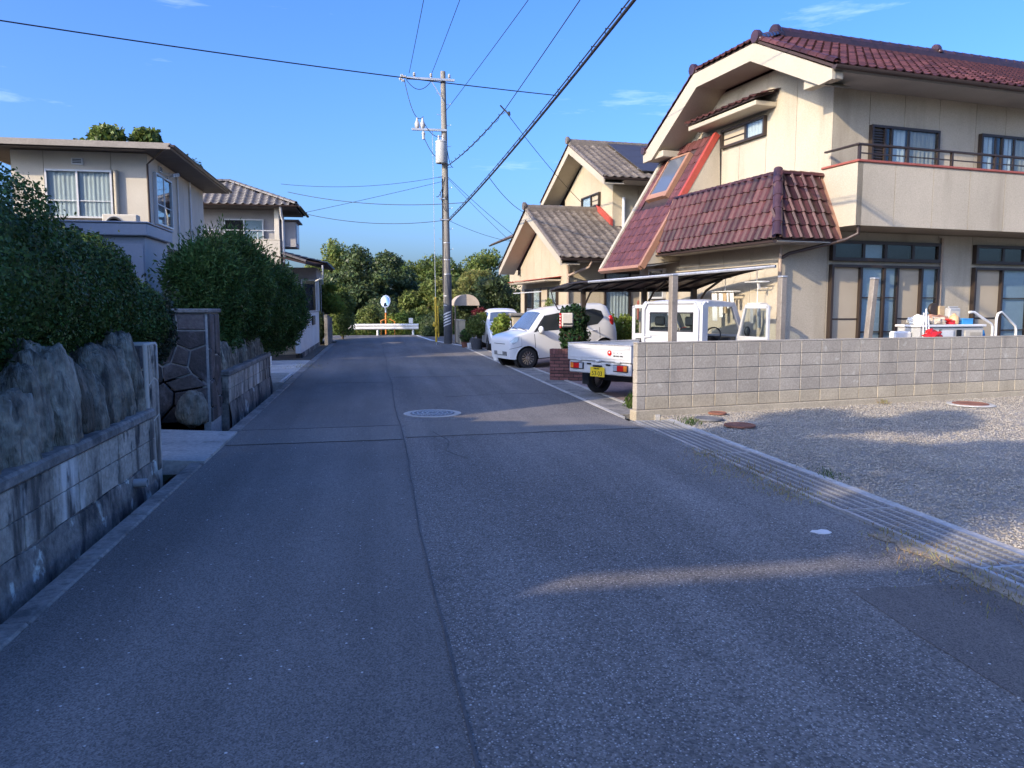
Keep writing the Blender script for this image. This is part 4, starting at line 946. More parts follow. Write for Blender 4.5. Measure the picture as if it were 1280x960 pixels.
barge(-.6, [(-.93, 2.95), (2.7, 4.71), (6.33, 2.95)], 0, 0); barge(1.3, [(.57, 5.55), (3.88, 7.15), (7.18, 5.55)], 0, 2.0)
bx(.0, 6.4, -.93, 0, 2.90, 2.935).build('soffit', 'soffit', h2); bx(2.0, 8.2, .57, 1.48, 5.50, 5.535).build('soffit', 'soffit', h2)
gut((-.6, -1.0, 2.95), (6.4, -1.0, 2.95), .06, par=h2); gut((1.3, .50, 5.55), (8.2, .50, 5.55), .06, par=h2)
MB().prism([(1.90, 2.75, 4.80), (1.90, 1.45, 4.17), (1.90, 1.45, 4.40), (1.90, 2.75, 5.03)], (.09, 0, 0)).build('flashing', 'redflash', h2)
# windows
window(h2, Pu, 2.55, 4.25, 4.98, 5.42, [(.45, 'screen'), (.55, 'curtain')], d0=.004)
window(h2, Pfl, 1.12, 2.65, .7, 2.62, [(.55, 'curtain'), (.45, 'screen')], d0=.004)
window(h2, Pl, 1.0, 4.6, .3, 2.20, [(.25, 'curtain'), (.25, 'screen'), (.25, 'curtain'), (.25, 'room_shade')], d0=.004)
bx(-.55, -.004, .75, 5.0, 2.36, 2.42, b=.01).build('window_hood', 'cream', h2); MB().prism([(-.6, .72, 2.425), (-.004, .72, 2.50), (-.004, 5.03, 2.50), (-.6, 5.03, 2.425)], (0, 0, .02)).build('hood_cover', 'redflash', h2)
bx(-.62, -.58, .9, 4.2, 2.02, 2.05).build('sunshade_rail', 'alu', h2)
MB().tube([(-.08, -.06, 2.80), (-.05, -.06, 2.5), (-.05, -.06, -.1)], .035, 8).tube([(.35, -.98, 2.88), (.30, -.9, 2.72), (-.05, -.08, 2.5)], .04, 8).build('downpipe', 'pipe', h2, smooth=60)
MB().tube([(2.35, 1.42, 5.1), (2.35, 1.42, 3.7)], .055, 8).build('vent_pipe', 'pipe_white', h2, smooth=60); bx(2.5, 2.68, 1.36, 1.497, 4.0, 4.3, b=.02).build('meter_box', 'panel_white', h2)
# solar panels
sp = thing('solar_array', 'dark solar panels lying on the upper tiled roof', 'solar panels', (5.82, 22.8, 0), R(5))
m_ = bx(.006, 1.15, .006, .82, .09, .125, b=.004).mesh('solar_panel'); m_.materials.append(MT['solar'])
Ms = basis((2.72, .95, 5.79), (1, 0, 0), (0, 3.33, 1.61))
for i in range(5):
    for j in range(4):
        o = link('solar_panel', m_, sp); o.matrix_basis = Ms @ Matrix.Translation((i*1.16-(.0 if j else 0), j*.83-.05, 0))
MB().box(0, 5.6, .3, .34, .04, .088, mtx=Ms).box(0, 5.6, 2.4, 2.44, .04, .088, mtx=Ms).build('mounting_rail', 'steel', sp)
# house behind it
h4 = thing('far_tiled_house', 'far house whose dark eave peeps out left of the two-gabled house', 'house', (7.7, 37.5, 0), R(3))
bx(0, 6, 0, 5, -.1, 4.95).build('wall', 'stucco2', h4)
rr = MB().prism([(-.9, -.9, 5.0), (7, -.9, 5.0), (7, 2.5, 6.0), (1.2, 2.5, 6.0)], (0, 0, .08)).prism([(-.9, -.9, 4.995), (1.2, 2.5, 5.995), (-.9, 5.9, 4.995)], (0, 0, .08)).build('roof', 'roofmetal', h4)
gut((-.95, 5.9, 5.0), (-.95, -.9, 5.0), .06, par=h4)
window(h4, lambda a, z, d: (-d, a, z), 1.0, 2.6, 3.2, 4.3, [(.5, 'curtain'), (.5, 'room_shade')])
# ------------------------------------------------------------------ left house with the flat roof
h3 = thing('flat_roof_house', 'pale panelled house with a shallow brown roof behind the left hedge', 'house', (-5.62, 21.3, 0))
F3 = lambda a, z, d: (a, -d, z); S3 = lambda a, z, d: (d, a, z)
bx(-3.14, -.02, .02, 6.5, .5, 5.44).build('wall', 'stucco_in', h3)
cut_panels(h3, [(-3.16, .5), (0, .5), (0, 5.42), (-3.16, 5.42)], F3, [-2.42, -.86], -.02, .0, 'panel_white', .008)
cut_panels(h3, [(0.001, .5), (6.5, .5), (6.5, 5.42), (0.001, 5.42)], S3, [2.2, 2.95, 3.7, 4.4, 5.1, 5.8], -.02, .0, 'panel_white', .008)
bx(-4.6, .1, -.1, 7, .5, 3.02).build('lower_storey', 'panel_white', h3); bx(-4.9, .35, -.9, 7.1, 3.025, 3.10, b=.01).build('lower_roof', 'roofmetal', h3)
ro = MB(); 
o0 = [(-4.15, -.72, 5.56), (.74, -.72, 5.56), (.74, 7.1, 5.56), (-4.15, 7.1, 5.56)]; rdg = [(-1.9, 2.4, 5.88), (-1.5, 4.5, 5.88)]
ro.add(o0+rdg, [(0, 1, 4), (1, 2, 5, 4), (2, 3, 5), (3, 0, 4, 5)]); ro.build('roof', 'roofmetal', h3)
m = MB(); m.box(-4.15, .74, -.74, -.70, 5.42, 5.565); m.box(.70, .742, -.698, 7.1, 5.44, 5.563); m.box(-4.15, -4.11, -.698, 7.1, 5.421, 5.563); m.build('fascia', 'fascia', h3)
MT['soffit_dark'] = M('brown_soffit', (.13, .11, .095), .85, .15, 2, .05, 30, .05)
bx(-4.11, .70, -.70, 7.1, 5.45, 5.49).build('soffit', 'soffit_dark', h3)
gut((.80, 7.1, 5.52), (.80, -.76, 5.52), .055, par=h3)
bx(-3.2, .1, -.60, -.45, 5.405, 5.448).build('eave_beam', 'roofmetal', h3)
window(h3, F3, -2.38, -.83, 3.78, 4.97, [(.47, 'curtain'), (.53, 'curtain')], frame='alu', d0=.004, hb=(.36,))
window(h3, S3, .45, 2.05, 3.72, 5.05, [(.5, 'curtain'), (.5, 'room_shade')], frame='alu', d0=.004, hb=(.4,))
def vent(P, a, z, w, h):
    m = MB(); pbox(m, P, a, a+w, z, z+h, 0, .05); v = m.build('vent', 'alu', h3)
    m = MB()
    for k in range(3): pbox(m, P, a+.03, a+w-.03, z+.03+k*.04, z+.052+k*.04, .045, .06)
    m.build('slat', 'black', v)
vent(F3, -1.76, 5.10, .26, .16); vent(S3, 1.0, 5.15, .26, .16)
MB().tube([(-.74, -.07, 4.98), (-.74, -.07, 3.45)], .055, 8).build('duct_pipe', 'cream', h3, smooth=60)
MB().tube([(.74, -.76, 5.5), (.5, -.5, 5.42), (.02, -.06, 5.15), (.02, -.06, .6)], .028, 8).build('downpipe', 'gutter', h3, smooth=60)
MB().tube([(.04, 2.9, 5.35), (.04, 2.9, .6)], .025, 6).tube([(.04, 4.45, 5.4), (.04, 4.45, .6)], .03, 6).build('side_pipe', 'pipe_white', h3, smooth=60)
m = MB()
for k in range(3): m.tube([(.0, 1.55, 5.0+.09*k), (.30, 1.35+.25*k, 5.12+.05*k)], .012, 5).lathe([(.035, 0), (.05, .05), (.03, .1)], (.30, 1.35+.25*k, 5.06+.05*k), 8)
m.build('cable_bracket', 'white', h3)
# air conditioner on the lower roof
t = thing('air_conditioner', 'cream air conditioner outdoor unit below the white-curtained window', 'air conditioner', (-6.12, 20.72, 3.26))
bx(-.40, .40, -.15, .15, .03, .56, b=.02).build('casing', 'panel_white', t); bx(-.3, -.2, -.16, .16, -.155, .03).box(.2, .3, -.16, .16, -.155, .03).build('foot', 'black', t)
g = MB().lathe([(.22, -.152), (.22, -.165), (.20, -.168)], (-.12, 0, .30), 24, 'y').build('fan_ring', 'tank', t)
m = MB()
for r_ in (.05, .10, .15, .19): m.lathe([(r_, -.171), (r_+.008, -.176), (r_+.008, -.168)], (-.12, 0, .30), 20, 'y')
m.build('fan_guard', 'black', g)
# shed
t = thing('garden_shed', 'blue-grey steel shed rising between the two left hedges', 'shed', (-3.95, 14.6, .6))
bx(-1.9, 0, 0, 1.5, .0, 2.18).build('shed_body', 'blue_shed', t); bx(-2.0, .08, -.12, 1.6, 2.19, 2.40, b=.015).build('shed_roof', 'blue_shed', t); bx(-2.02, .1, -.14, 1.62, 2.404, 2.43, b=.008).build('roof_trim', 'blue_shed', t)
for k in range(3): bx(-1.86+k*.62, -1.26+k*.62, -.03, -.002, .05, 2.05, b=.008).build('shed_door', 'blue_shed', t)
bx(-1.1, -.95, -.124, -.119, 2.26, 2.30).build('vent_slot', 'black', t)
# ------------------------------------------------------------------ left tiled house
h5 = thing('hip_roof_house', 'grey house with a hipped silver-tiled roof beyond the flat-roofed house', 'house', (-3.62, 32, 0))
F5 = lambda a, z, d: (a, -d, z); S5 = lambda a, z, d: (d, a, z)
bx(-5.5, -.02, .02, 1.72, .3, 5.35).build('wall', 'panel_grey', h5)
eave = [(-6.2, -1.0, 5.42), (.72, -1.0, 5.42), (.80, 2.5, 5.42), (-6.2, 2.5, 5.42)]; rg = [(-3.4, .75, 6.45), (-1.95, .75, 6.45)]
rr = MB().add(eave+rg, [(0, 1, 5, 4), (1, 2, 5), (2, 3, 4, 5), (3, 0, 4)]).build('roof', 'underlay', h5)
tv = tile_mesh('tile', 'tile_silver', .29, .27, amp=.045, seg=8)
hh = math.hypot(1.75, 1.03); pf = [(0, 0), (6.92, 0), (4.25, hh), (2.8, hh)]
tile_field(rr, tv, (-6.2, -1.03, 5.44), (1, 0, 0), (0, 1.75, 1.03), 6.92, hh, .29, .27, lambda x, y: inpoly((x, y), pf), 0)
h6 = math.hypot(2.7, 1.03); ps_ = [(0, 0), (3.5, 0), (1.75, h6)]
tile_field(rr, tv, (.78, -1.0, 5.44), (0, 1, 0), (-2.7, 0, 1.03), 3.5, h6, .29, .27, lambda x, y: inpoly((x, y), ps_), 0)
cs_ = cap_mesh('ridge_tile', 'tile_silver', .09, .28)
caps(rr, cs_, [(.72, -1.0, 5.50), (-1.95, .75, 6.53), (-3.4, .75, 6.53)], .28); caps(rr, cs_, [(.80, 2.5, 5.50), (-1.95, .75, 6.53)], .28)
bx(-6.1, .70, -.95, 2.4, 5.36, 5.405).build('soffit', 'soffit_dark', h5)
gut((-6.2, -1.06, 5.42), (.76, -1.06, 5.42), .06, par=h5); gut((.84, -1.0, 5.42), (.88, 2.5, 5.42), .06, par=h5)
window(h5, F5, -2.1, -.62, 3.9, 4.98, [(.5, 'room_shade'), (.5, 'paper')], frame='alu', d0=.004)
bx(-5.5, .05, -.62, -.50, 3.1, 4.14).build('balcony_wall', 'panel_white', h5); bx(-5.5, .07, -.64, -.48, 4.142, 4.18, b=.01).build('balcony_coping', 'panel_white', h5)
m = MB(); m.tube([(-5.5, -.56, 4.5), (.0, -.56, 4.5)], .02, 6)
for k in range(8): m.tube([(-5.4+.77*k, -.56, 4.18), (-5.4+.77*k, -.56, 4.5)], .014, 5)
m.build('balcony_rail', 'alu', h5)
bx(-.14, .04, -.60, -.44, 4.15, 5.36, b=.01).build('corner_post', 'panel_white', h5); bx(-5.5, -5.2, -.6, -.4, 3.1, 5.36).build('corner_post', 'panel_white', h5)
MB().tube([(.15, -1.0, 5.36), (.15, -.8, 5.1), (.17, -.5, 4.9), (.17, -.5, 3.3)], .05, 8).build('downpipe', 'pipe_white', h5, smooth=60)
b_ = bx(-.02, .58, .25, 1.6, 3.95, 4.95, b=.01).build('bay_window', 'panel_grey', h5); bx(-.02, .72, .12, 1.72, 4.955, 5.02, b=.01).build('bay_roof', 'roofmetal', b_)
m = MB(); pbox(m, lambda a, z, d: (.58+d, a, z), .4, 1.45, 4.1, 4.85, .002, .02); m.build('bay_pane', 'paper', b_)
# its single-storey porch
h7 = MB()
bx(-.4, 1.25, 1.5, 4.6, .0, 3.2).build('porch_wall', 'panel_grey', h5)
pr_ = MB().prism([(-.6, -.6, 3.62), (1.0, -.7, 3.22), (1.75, -.2, 3.22), (1.75, 5.2, 3.22), (-.1, 5.2, 3.7)], (0, 0, .05)).build('porch_roof', 'underlay', h5)
tile_field(pr_, tv, (1.80, -.4, 3.27), (0, 1, 0), (-1.85, 0, .45), 5.4, 1.9, .29, .27, None, 0)
caps(pr_, cs_, [(1.0, -.6, 3.32), (-.3, -.45, 3.75)], .28)
MB().tube([(1.62, -.3, 3.2), (1.62, -.3, 2.7), (1.3, .2, 2.6)], .04, 6).build('porch_pipe', 'pipe_white', h5, smooth=60)
window(h5, lambda a, z, d: (a, 1.5-d, z), .62, 1.24, .3, 2.7, [(1, 'room_shade')], frame='alu', d0=.004)
window(h5, lambda a, z, d: (1.25+d, a, z), 1.6, 4.4, .2, 2.8, [(.5, 'room_shade'), (.5, 'paper')], frame='alu', d0=.004)

# ------------------------------------------------------------------ unseen houses added left of the street, shaped to shade the road
def plain_house(label, x0, x1, y0, y1, ze, zr, ridge_x=True):
    t = thing('shadow_caster_house', label, 'house', (x1, y0, 0)); w, d = x0-x1, y1-y0
    MB().box(w, 0, 0, d, .3, ze).build('wall', 'panel_white', t)
    m = MB(); o_ = .6
    if ridge_x:
        m.prism([(w-o_, -o_, ze), (o_, -o_, ze), (o_, d/2, zr), (w-o_, d/2, zr)], (0, 0, .1)); m.prism([(w-o_, d+o_, ze), (o_, d+o_, ze), (o_, d/2, zr-.005), (w-o_, d/2, zr-.005)], (0, 0, .1))
        m.prism([(w+.02, .02, ze-.05), (w+.02, d-.02, ze-.05), (w+.02, d/2, zr-.2)], (-w-.04, 0, 0))
    else:
        m.prism([(-w*0+o_, -o_, ze), (o_, d+o_, ze), (w/2, d+o_, zr), (w/2, -o_, zr)], (0, 0, .1)); m.prism([(w-o_, -o_, ze), (w-o_, d+o_, ze), (w/2, d+o_, zr-.005), (w/2, -o_, zr-.005)], (0, 0, .1))
    m.build('roof', 'roofmetal', t)
    window(t, lambda a, z, d_: (d_, a, z), d*.3, d*.3+1.6, 3.6, 4.8, [(.5, 'curtain'), (.5, 'room_shade')], frame='alu', d0=.004)
    return t
plain_house('unseen low house added left of the street beside the viewer for its shade', -15, -8, -1.28, 3.0, 5.0, 6.1)
plain_house('unseen house added left of the street behind the viewer for its shade', -15, -7, -10, -3.15, 5.3, 7.0)
plain_house('unseen house added left of the near hedge for its shade', -16, -8.5, 5.1, 14.8, 6.4, 7.5, False)

# ------------------------------------------------------------------ vehicles
def wheel(parent, x, y, r, w, side, spokes=12, steel=False):
    n = 28
    t = MB().lathe([(r*.70, -w/2), (r*.96, -w/2), (r, -w/2+.02), (r, w/2-.02), (r*.96, w/2), (r*.70, w/2), (r*.66, w/2-.03), (r*.66, -w/2+.03), (r*.70, -w/2)], (0, 0, 0), n, 'x', cap=False).build('wheel', 'rubber', parent, smooth=45, loc=(x, y, r))
    rim = MB().lathe([(r*.69, side*w*.5), (r*.66, side*w*.52), (r*.60, side*w*.38), (r*.2, side*w*.25), (0, side*w*.3)], (0, 0, 0), n, 'x', cap=False).build('rim', 'steel' if steel else 'black', t, smooth=45)
    if not steel:
        m = MB()
        for k in range(spokes):
            a = 2*math.pi*k/spokes; c, s = math.cos(a), math.sin(a); q = lambda rr, tw, h: (side*(w*.5+h), rr*c-tw*s, rr*s+tw*c)
            m.add([q(r*.14, -.009, -.01), q(r*.14, .009, -.01), q(r*.66, .013, .002), q(r*.66, -.013, .002), q(r*.14, -.009, -.04), q(r*.14, .009, -.04), q(r*.66, .013, -.03), q(r*.66, -.013, -.03)],
                  [(0, 1, 2, 3), (0, 4, 5, 1), (1, 5, 6, 2), (2, 6, 7, 3), (3, 7, 4, 0)])
        m.lathe([(r*.17, side*(w*.5-.04)), (r*.15, side*(w*.5-.002)), (0, side*(w*.5))], (0, 0, 0), 14, 'x'); m.build('spokes', 'chrome', t)
    return t
class Car:
    def __init__(s, tops, half, y0, y1, belt, wheels, R_, zb=.24, tumble=.13):
        s.ys, s.zs = zip(*sorted(tops)); s.half = half; s.y0, s.y1 = y0, y1; s.belt = belt; s.wheels = wheels; s.R = R_; s.zb = zb; s.tumble = tumble
        g = np.linspace(y0-.3, y1+.3, 1200); z = np.interp(g, s.ys, s.zs); k = np.hanning(21); k /= k.sum(); s.g, s.zg = g, np.convolve(np.pad(z, 10, 'edge'), k, 'valid')
    def top(s, y): return float(np.interp(y, s.g, s.zg))
    def w(s, y):
        m = (s.y0+s.y1)/2; q = abs(y-m)/((s.y1-s.y0)/2); return s.half*(1-.13*max(0, (q-.70)/.30)**2.4)
    def bottom(s, y):
        z = s.zb+.05*max(0, (abs(y)-(s.y1-.25))/.25)
        for wy, wr in s.wheels:
            d = abs(y-wy)
            if d < s.R: z = max(z, wr+math.sqrt(s.R**2-d*d))
        return z
    def ring(s, y):
        zt = s.top(y); w = s.w(y); b = s.bottom(y); belt = min(s.belt, zt-.05)
        g = max(0, zt-belt); tr = s.tumble*min(1, g/.5); wr = w-.015-tr
        lo = max(b, .44) if b < .44 else b
        return [(w*.965, b), (w*.99, max(b+.001, lo)), (w, max(b+.002, min(.72, belt-.02))), (w-.015, max(b+.003, belt)), (w-.015-tr*.55, belt+g*.5), (wr-.01, belt+g*.80), (wr-.055, belt+g*.94), (wr*.72, zt-.004), (wr*.36, zt+.010), (0, zt+.014)]
    def side(s, y, z):
        r = s.ring(y)[:7]; return float(np.interp(z, [p[1] for p in r], [p[0] for p in r]))
    def body(s, parent, mat):
        ys = list(np.arange(s.y0, s.y1, .035))+[s.y1]; vs = []; fs = []; n = 19
        for y in ys:
            r = s.ring(y); vs += [(-x, y, z) for x, z in r]+[(x, y, z) for x, z in reversed(r[:-1])]
        for i in range(len(ys)-1): fs += [(i*n+j, i*n+j+1, (i+1)*n+j+1, (i+1)*n+j) for j in range(n-1)]
        fs += [tuple(range(n)), tuple(range((len(ys)-1)*n, len(ys)*n))]
        b = MB().add(vs, fs).build('body', mat, parent, smooth=38)
        h = s.half-.17
        MB().box(-h, h, s.y0+.3, s.y1-.5, s.zb-.04, .62).build('underbody', 'black', parent)
        return b
    def sideglass(s, parent, poly, sx, mat='glass_dark', name='side_window', off=.006, sub=6):
        pts = []
        for (a, b), (c, d) in zip(poly, poly[1:]+poly[:1]): pts += [(a+(c-a)*k/sub, b+(d-b)*k/sub) for k in range(sub)]
        cx = sum(p[0] for p in pts)/len(pts); cz = sum(p[1] for p in pts)/len(pts)
        rings = [[(cx+(a-cx)*f, cz+(b-cz)*f) for a, b in pts] for f in (1, .66, .33)]
        vs = [(sx*(s.side(a, b)+off), a, b) for rr in rings for a, b in rr]+[(sx*(s.side(cx, cz)+off), cx, cz)]; k = len(pts)
        fs = [(q*k+i, q*k+(i+1) % k, (q+1)*k+(i+1) % k, (q+1)*k+i) for q in range(2) for i in range(k)]+[(2*k+i, 2*k+(i+1) % k, 3*k) for i in range(k)]
        return MB().add(vs, fs).build(name, mat, parent, smooth=60)
    def topglass(s, parent, ya, yb, f, name, mat='carglass', off=.008):
        vs = []; n, m = 8, 10
        for i in range(n+1):
            y = ya+(yb-ya)*i/n; r = s.ring(y); w = r[6][0]*f
            for j in range(m+1):
                x = -w+2*w*j/m; z = float(np.interp(abs(x), [p[0] for p in reversed(r[6:])], [p[1] for p in reversed(r[6:])])); vs.append((x, y, z))
        # push along the slope normal
        sl = Vector((0, yb-ya, s.top(yb)-s.top(ya))).normalized(); nn = Vector((0, -sl.z, sl.y)); nn = nn if nn.z > 0 else -nn
        vs = [Vector(v)+nn*off for v in vs]; q = m+1
        return MB().add(vs, [(i*q+j, i*q+j+1, (i+1)*q+j+1, (i+1)*q+j) for i in range(n) for j in range(m)]).build(name, mat, parent, smooth=60)
MT['carglass'] = M('dark_car_window', (.030, .036, .040), .05, .1, 3, 0, 30, 0, spec=.7, coat=.3)
MT['blueglass'] = M('sky_reflecting_windscreen', (.10, .13, .17), .04, .1, 3, 0, 30, 0, spec=1.0, coat=1.0)
def lamp_blob(parent, name, mat, c, r, n=14):
    bm = bmesh.new(); bmesh.ops.create_uvsphere(bm, u_segments=n, v_segments=8, radius=1)
    mb = MB().add([(c[0]+v.co.x*r[0], c[1]+v.co.y*r[1], c[2]+v.co.z*r[2]) for v in bm.verts], [tuple(v.index for v in f.verts) for f in bm.faces]); bm.free()
    return mb.build(name, mat, parent, smooth=80)
# boxy white kei wagon
wg = thing('kei_wagon', 'boxy white small wagon with black spoked wheels parked by the ivy pillar', 'car', (4.845, 20.23, .10), R(-256))
c = Car([(-1.70, .70), (-1.67, .95), (-1.60, 1.28), (-1.50, 1.50), (-1.35, 1.57), (-.9, 1.59), (-.4, 1.595), (.2, 1.575), (.52, 1.52), (.64, 1.46), (1.06, 1.02), (1.14, .985), (1.50, .925), (1.64, .88), (1.70, .76), (1.715, .55)], .738, -1.69, 1.69, .93, [(-1.22, .275), (1.20, .275)], .335)
c.body(wg, 'paint')
c.topglass(wg, .62, 1.05, .93, 'windscreen', 'blueglass'); c.topglass(wg, -1.56, -1.42, .80, 'rear_window')
for sx in (-1, 1):
    c.sideglass(wg, [(.86, .97), (.52, 1.38), (-.16, 1.44), (-.16, .95)], sx, 'carglass'); c.sideglass(wg, [(-.22, .95), (-.22, 1.44), (-1.0, 1.44), (-1.24, 1.36), (-1.28, 1.18), (-1.05, 1.01)], sx, 'carglass')
    c.sideglass(wg, [(.97, .96), (.55, 1.385), (.52, 1.37), (.88, .96)], sx, 'black', 'pillar_trim', .004)
    for ya in (.96, -.19, -1.08):
        poly = [(ya, .34), (ya, .91), (ya-.014, .91), (ya-.014, .34)]
        c.sideglass(wg, poly, sx, 'ink', 'door_gap', .002, 4)
    for ya in (-.05, -.90): lamp_blob(wg, 'door_handle', 'paint', (sx*(c.side(ya, .84)+.012), ya, .84), (.018, .085, .018))
    mr_ = lamp_blob(wg, 'door_mirror', 'paint', (sx*.85, .80, 1.02), (.10, .07, .10)); MB().tube([(sx*.72, .78, .94), (sx*.84, .80, .98)], .025, 6).build('mirror_arm', 'black', mr_)
    c.sideglass(wg, [(1.66, .78), (1.52, .87), (1.40, .885), (1.46, .76), (1.60, .68)], sx, 'clear_lens', 'headlamp', .006, 5); c.sideglass(wg, [(1.69, .56), (1.69, .57), (1.36, .62), (1.36, .61)], sx, 'ink', 'bumper_seam', .002, 4); c.sideglass(wg, [(1.36, .62), (1.36, .86), (1.35, .86), (1.35, .62)], sx, 'tank', 'wing_seam', .002, 4); lamp_blob(wg, 'fog_lamp', 'clear_lens', (sx*.56, 1.645, .48), (.05, .04, .05)); lamp_blob(wg, 'tail_lamp', 'red_lens', (sx*.635, -1.53, 1.05), (.06, .09, .17))
    for wy in (-1.22, 1.20): wheel(wg, sx*.64, wy, .275, .17, sx, 13)
    for wy in (-1.22, 1.20):   # dark wheel-arch lining and flared lip
        pts = [(sx*(c.w(wy+.335*math.cos(a))*.975+.004), wy+.345*math.cos(a), .275+.345*math.sin(a)) for a in [math.pi*k/16 for k in range(17)]]
        MB().tube(pts, .014, 6).build('arch_lip', 'paint', wg, smooth=60)
        MB().lathe([(.33, -.14), (.33, .06), (.05, -.05)], (sx*.54, wy, .275), 20, 'x', cap=False).build('wheel_well', 'ink', wg)
m = MB(); m.box(-.44, .44, 1.655, 1.70, .36, .50, b=.02); m.build('lower_grille', 'black', wg); m = MB()
for k in range(4): m.box(-.42, .42, 1.70, 1.706, .375+k*.033, .388+k*.033)
m.build('grille_bar', 'tank', wg)
c.topglass(wg, 1.125, 1.140, 1.0, 'bonnet_gap', 'black', .004); bx(-.36, .36, 1.69, 1.705, .69, .705, b=.004).build('grille_slot', 'black', wg); bx(-.17, .17, 1.70, 1.712, .40, .52, b=.004).build('number_plate', 'white', wg)
MB().tube([(-.5, 1.08, 1.01), (.1, 1.03, 1.07)], .012, 5).tube([(0, 1.08, 1.01), (.5, 1.03, 1.07)], .012, 5).build('wiper', 'black', wg)
wg.rotation_euler = (R(-4.6), 0, R(-256)); wg.scale = (.94, .94, .94); wg.location = (4.785, 20.17, .085)
# small rounded white hatchback
hb_ = thing('hatchback', 'small rounded white hatchback half hidden behind a leafy gatepost', 'car', (4.72, 28.6, 0), R(-181))
c = Car([(-1.70, .65), (-1.62, .95), (-1.45, 1.25), (-1.2, 1.44), (-.7, 1.50), (-.2, 1.50), (.15, 1.42), (.85, 1.02), (1.35, .86), (1.6, .70), (1.69, .5)], .735, -1.69, 1.69, .93, [(-1.18, .28), (1.16, .28)], .33, tumble=.17)
c.body(hb_, 'paint'); c.topglass(hb_, .26, .80, .93, 'windscreen', 'blueglass'); c.topglass(hb_, -1.5, -1.25, .8, 'rear_window')
for sx in (-1, 1):
    c.sideglass(hb_, [(.62, .95), (.10, 1.34), (-.25, 1.37), (-.25, .95)], sx, 'carglass'); c.sideglass(hb_, [(-.31, .95), (-.31, 1.37), (-.85, 1.36), (-1.12, 1.16), (-1.0, .98)], sx, 'carglass')
    for ya in (.78, -.28): c.sideglass(hb_, [(ya, .34), (ya, .92), (ya-.014, .92), (ya-.014, .34)], sx, 'ink', 'door_gap', .002, 4)
    lamp_blob(hb_, 'door_mirror', 'paint', (sx*.83, .58, 1.0), (.10, .06, .08)); lamp_blob(hb_, 'headlamp', 'clear_lens', (sx*.56, 1.50, .72), (.10, .15, .09)); lamp_blob(hb_, 'tail_lamp', 'red_lens', (sx*.60, -1.5, 1.0), (.07, .1, .14))
    for wy in (-1.18, 1.16):
        wheel(hb_, sx*.64, wy, .28, .17, sx, 8); MB().lathe([(.325, -.14), (.325, .06), (.05, -.05)], (sx*.54, wy, .28), 20, 'x', cap=False).build('wheel_well', 'ink', hb_)
bx(-.4, .4, 1.64, 1.69, .34, .46, b=.02).build('lower_grille', 'black', hb_)

# kei truck, seen from behind, both doors open
tk = thing('kei_truck', 'white mini pickup truck with its tail to the road and both cab doors open', 'truck', (5.18, 13.39, 0), R(-60))
def tp(poly, x, w, name, mat='paint_t', par=tk, b=True): return MB().prism([(x, y, z) for y, z in poly], (w, 0, 0)).build(name, mat, par)
bx(-.70, .70, -1.66, .19, .60, .655, b=.006).build('bed_floor', 'paint_t', tk)
for sx in (-1, 1):
    g = bx(sx*.735, sx*.70, -1.655, .19, .63, .915, b=.008).build('side_gate', 'paint_t', tk)
    m = MB(); m.box(sx*.736, sx*.742, -1.62, .17, .70, .725, b=.002); m.box(sx*.736, sx*.742, -1.62, .17, .82, .845, b=.002); m.build('gate_rib', 'paint_t', g)
    bx(sx*.745, sx*.69, -1.655, .19, .916, .935, b=.006).build('gate_rail', 'steel', g)
tg_ = bx(-.733, .733, -1.695, -1.662, .64, .915, b=.008).build('tailgate', 'paint_t', tk)
m = MB(); m.box(-.70, .70, -1.702, -1.696, .69, .715, b=.002); m.box(-.70, .70, -1.702, -1.696, .845, .862, b=.002); m.box(-.70, -.58, -1.704, -1.696, .868, .905, b=.003); m.box(.58, .70, -1.704, -1.696, .868, .905, b=.003); m.build('gate_rib', 'paint_t', tg_)
bx(-.735, .735, -1.70, -1.655, .916, .936, b=.006).build('gate_rail', 'steel', tg_)
for x in (-.45, 0, .45): bx(x-.05, x+.05, -1.706, -1.66, .625, .66, b=.006).build('hinge', 'paint_t', tg_)
mk = MB().lathe([(.045, 0), (.045, -.004), (.0, -.004)], (.27, -1.703, .79), 18, 'y').build('round_badge', 'red_lens', tg_)
MB().lathe([(.016, -.0045), (.016, -.006), (0, -.006)], (.27, -1.703, .80), 12, 'y').build('badge_dot', 'white', tg_)
m = MB()
for k, (x, w) in enumerate(((.36, .035), (.41, .02), (.445, .03), (.50, .02), (.53, .03))): m.box(x, x+w, -1.7055, -1.7035, .735, .755); 
for k, (x, w) in enumerate(((.36, .02), (.44, .015), (.52, .02))): m.box(x, x+w, -1.7055, -1.7035, .79, .798)
m.build('badge_lettering', 'ink', tg_)
bx(-.715, .715, -1.675, -1.62, .42, .618, b=.015).build('rear_valance', 'paint_t', tk)
for sx in (-1, 1):
    l = bx(sx*.665, sx*.345, -1.702, -1.676, .485, .60, b=.008).build('tail_lamp', 'black', tk)
    for (a, b, mt) in ((.655, .58, 'orange_lens'), (.578, .44, 'red_lens'), (.438, .36, 'clear_lens')): bx(sx*a, sx*b, -1.710, -1.70, .497, .588, b=.004).build('lens', mt, l)
    bx(sx*.27, sx*.17, -1.69, -1.676, .57, .60, b=.004).build('hook_slot', 'ink', tk)
pl_ = bx(-.165, .165, -1.715, -1.70, .375, .54, b=.004).build('number_plate', 'plate', tk)
bx(-.09, .09, -1.74, -1.68, .545, .575, b=.01).build('plate_lamp', 'black', tk)
RB = Matrix(((1, 0, 0), (0, 0, -1), (0, 1, 0))).to_4x4()
text('plate_number', '53-03', 'ink', pl_, .105, Matrix.Translation((0, -1.7165, .43)) @ RB)
m = MB()
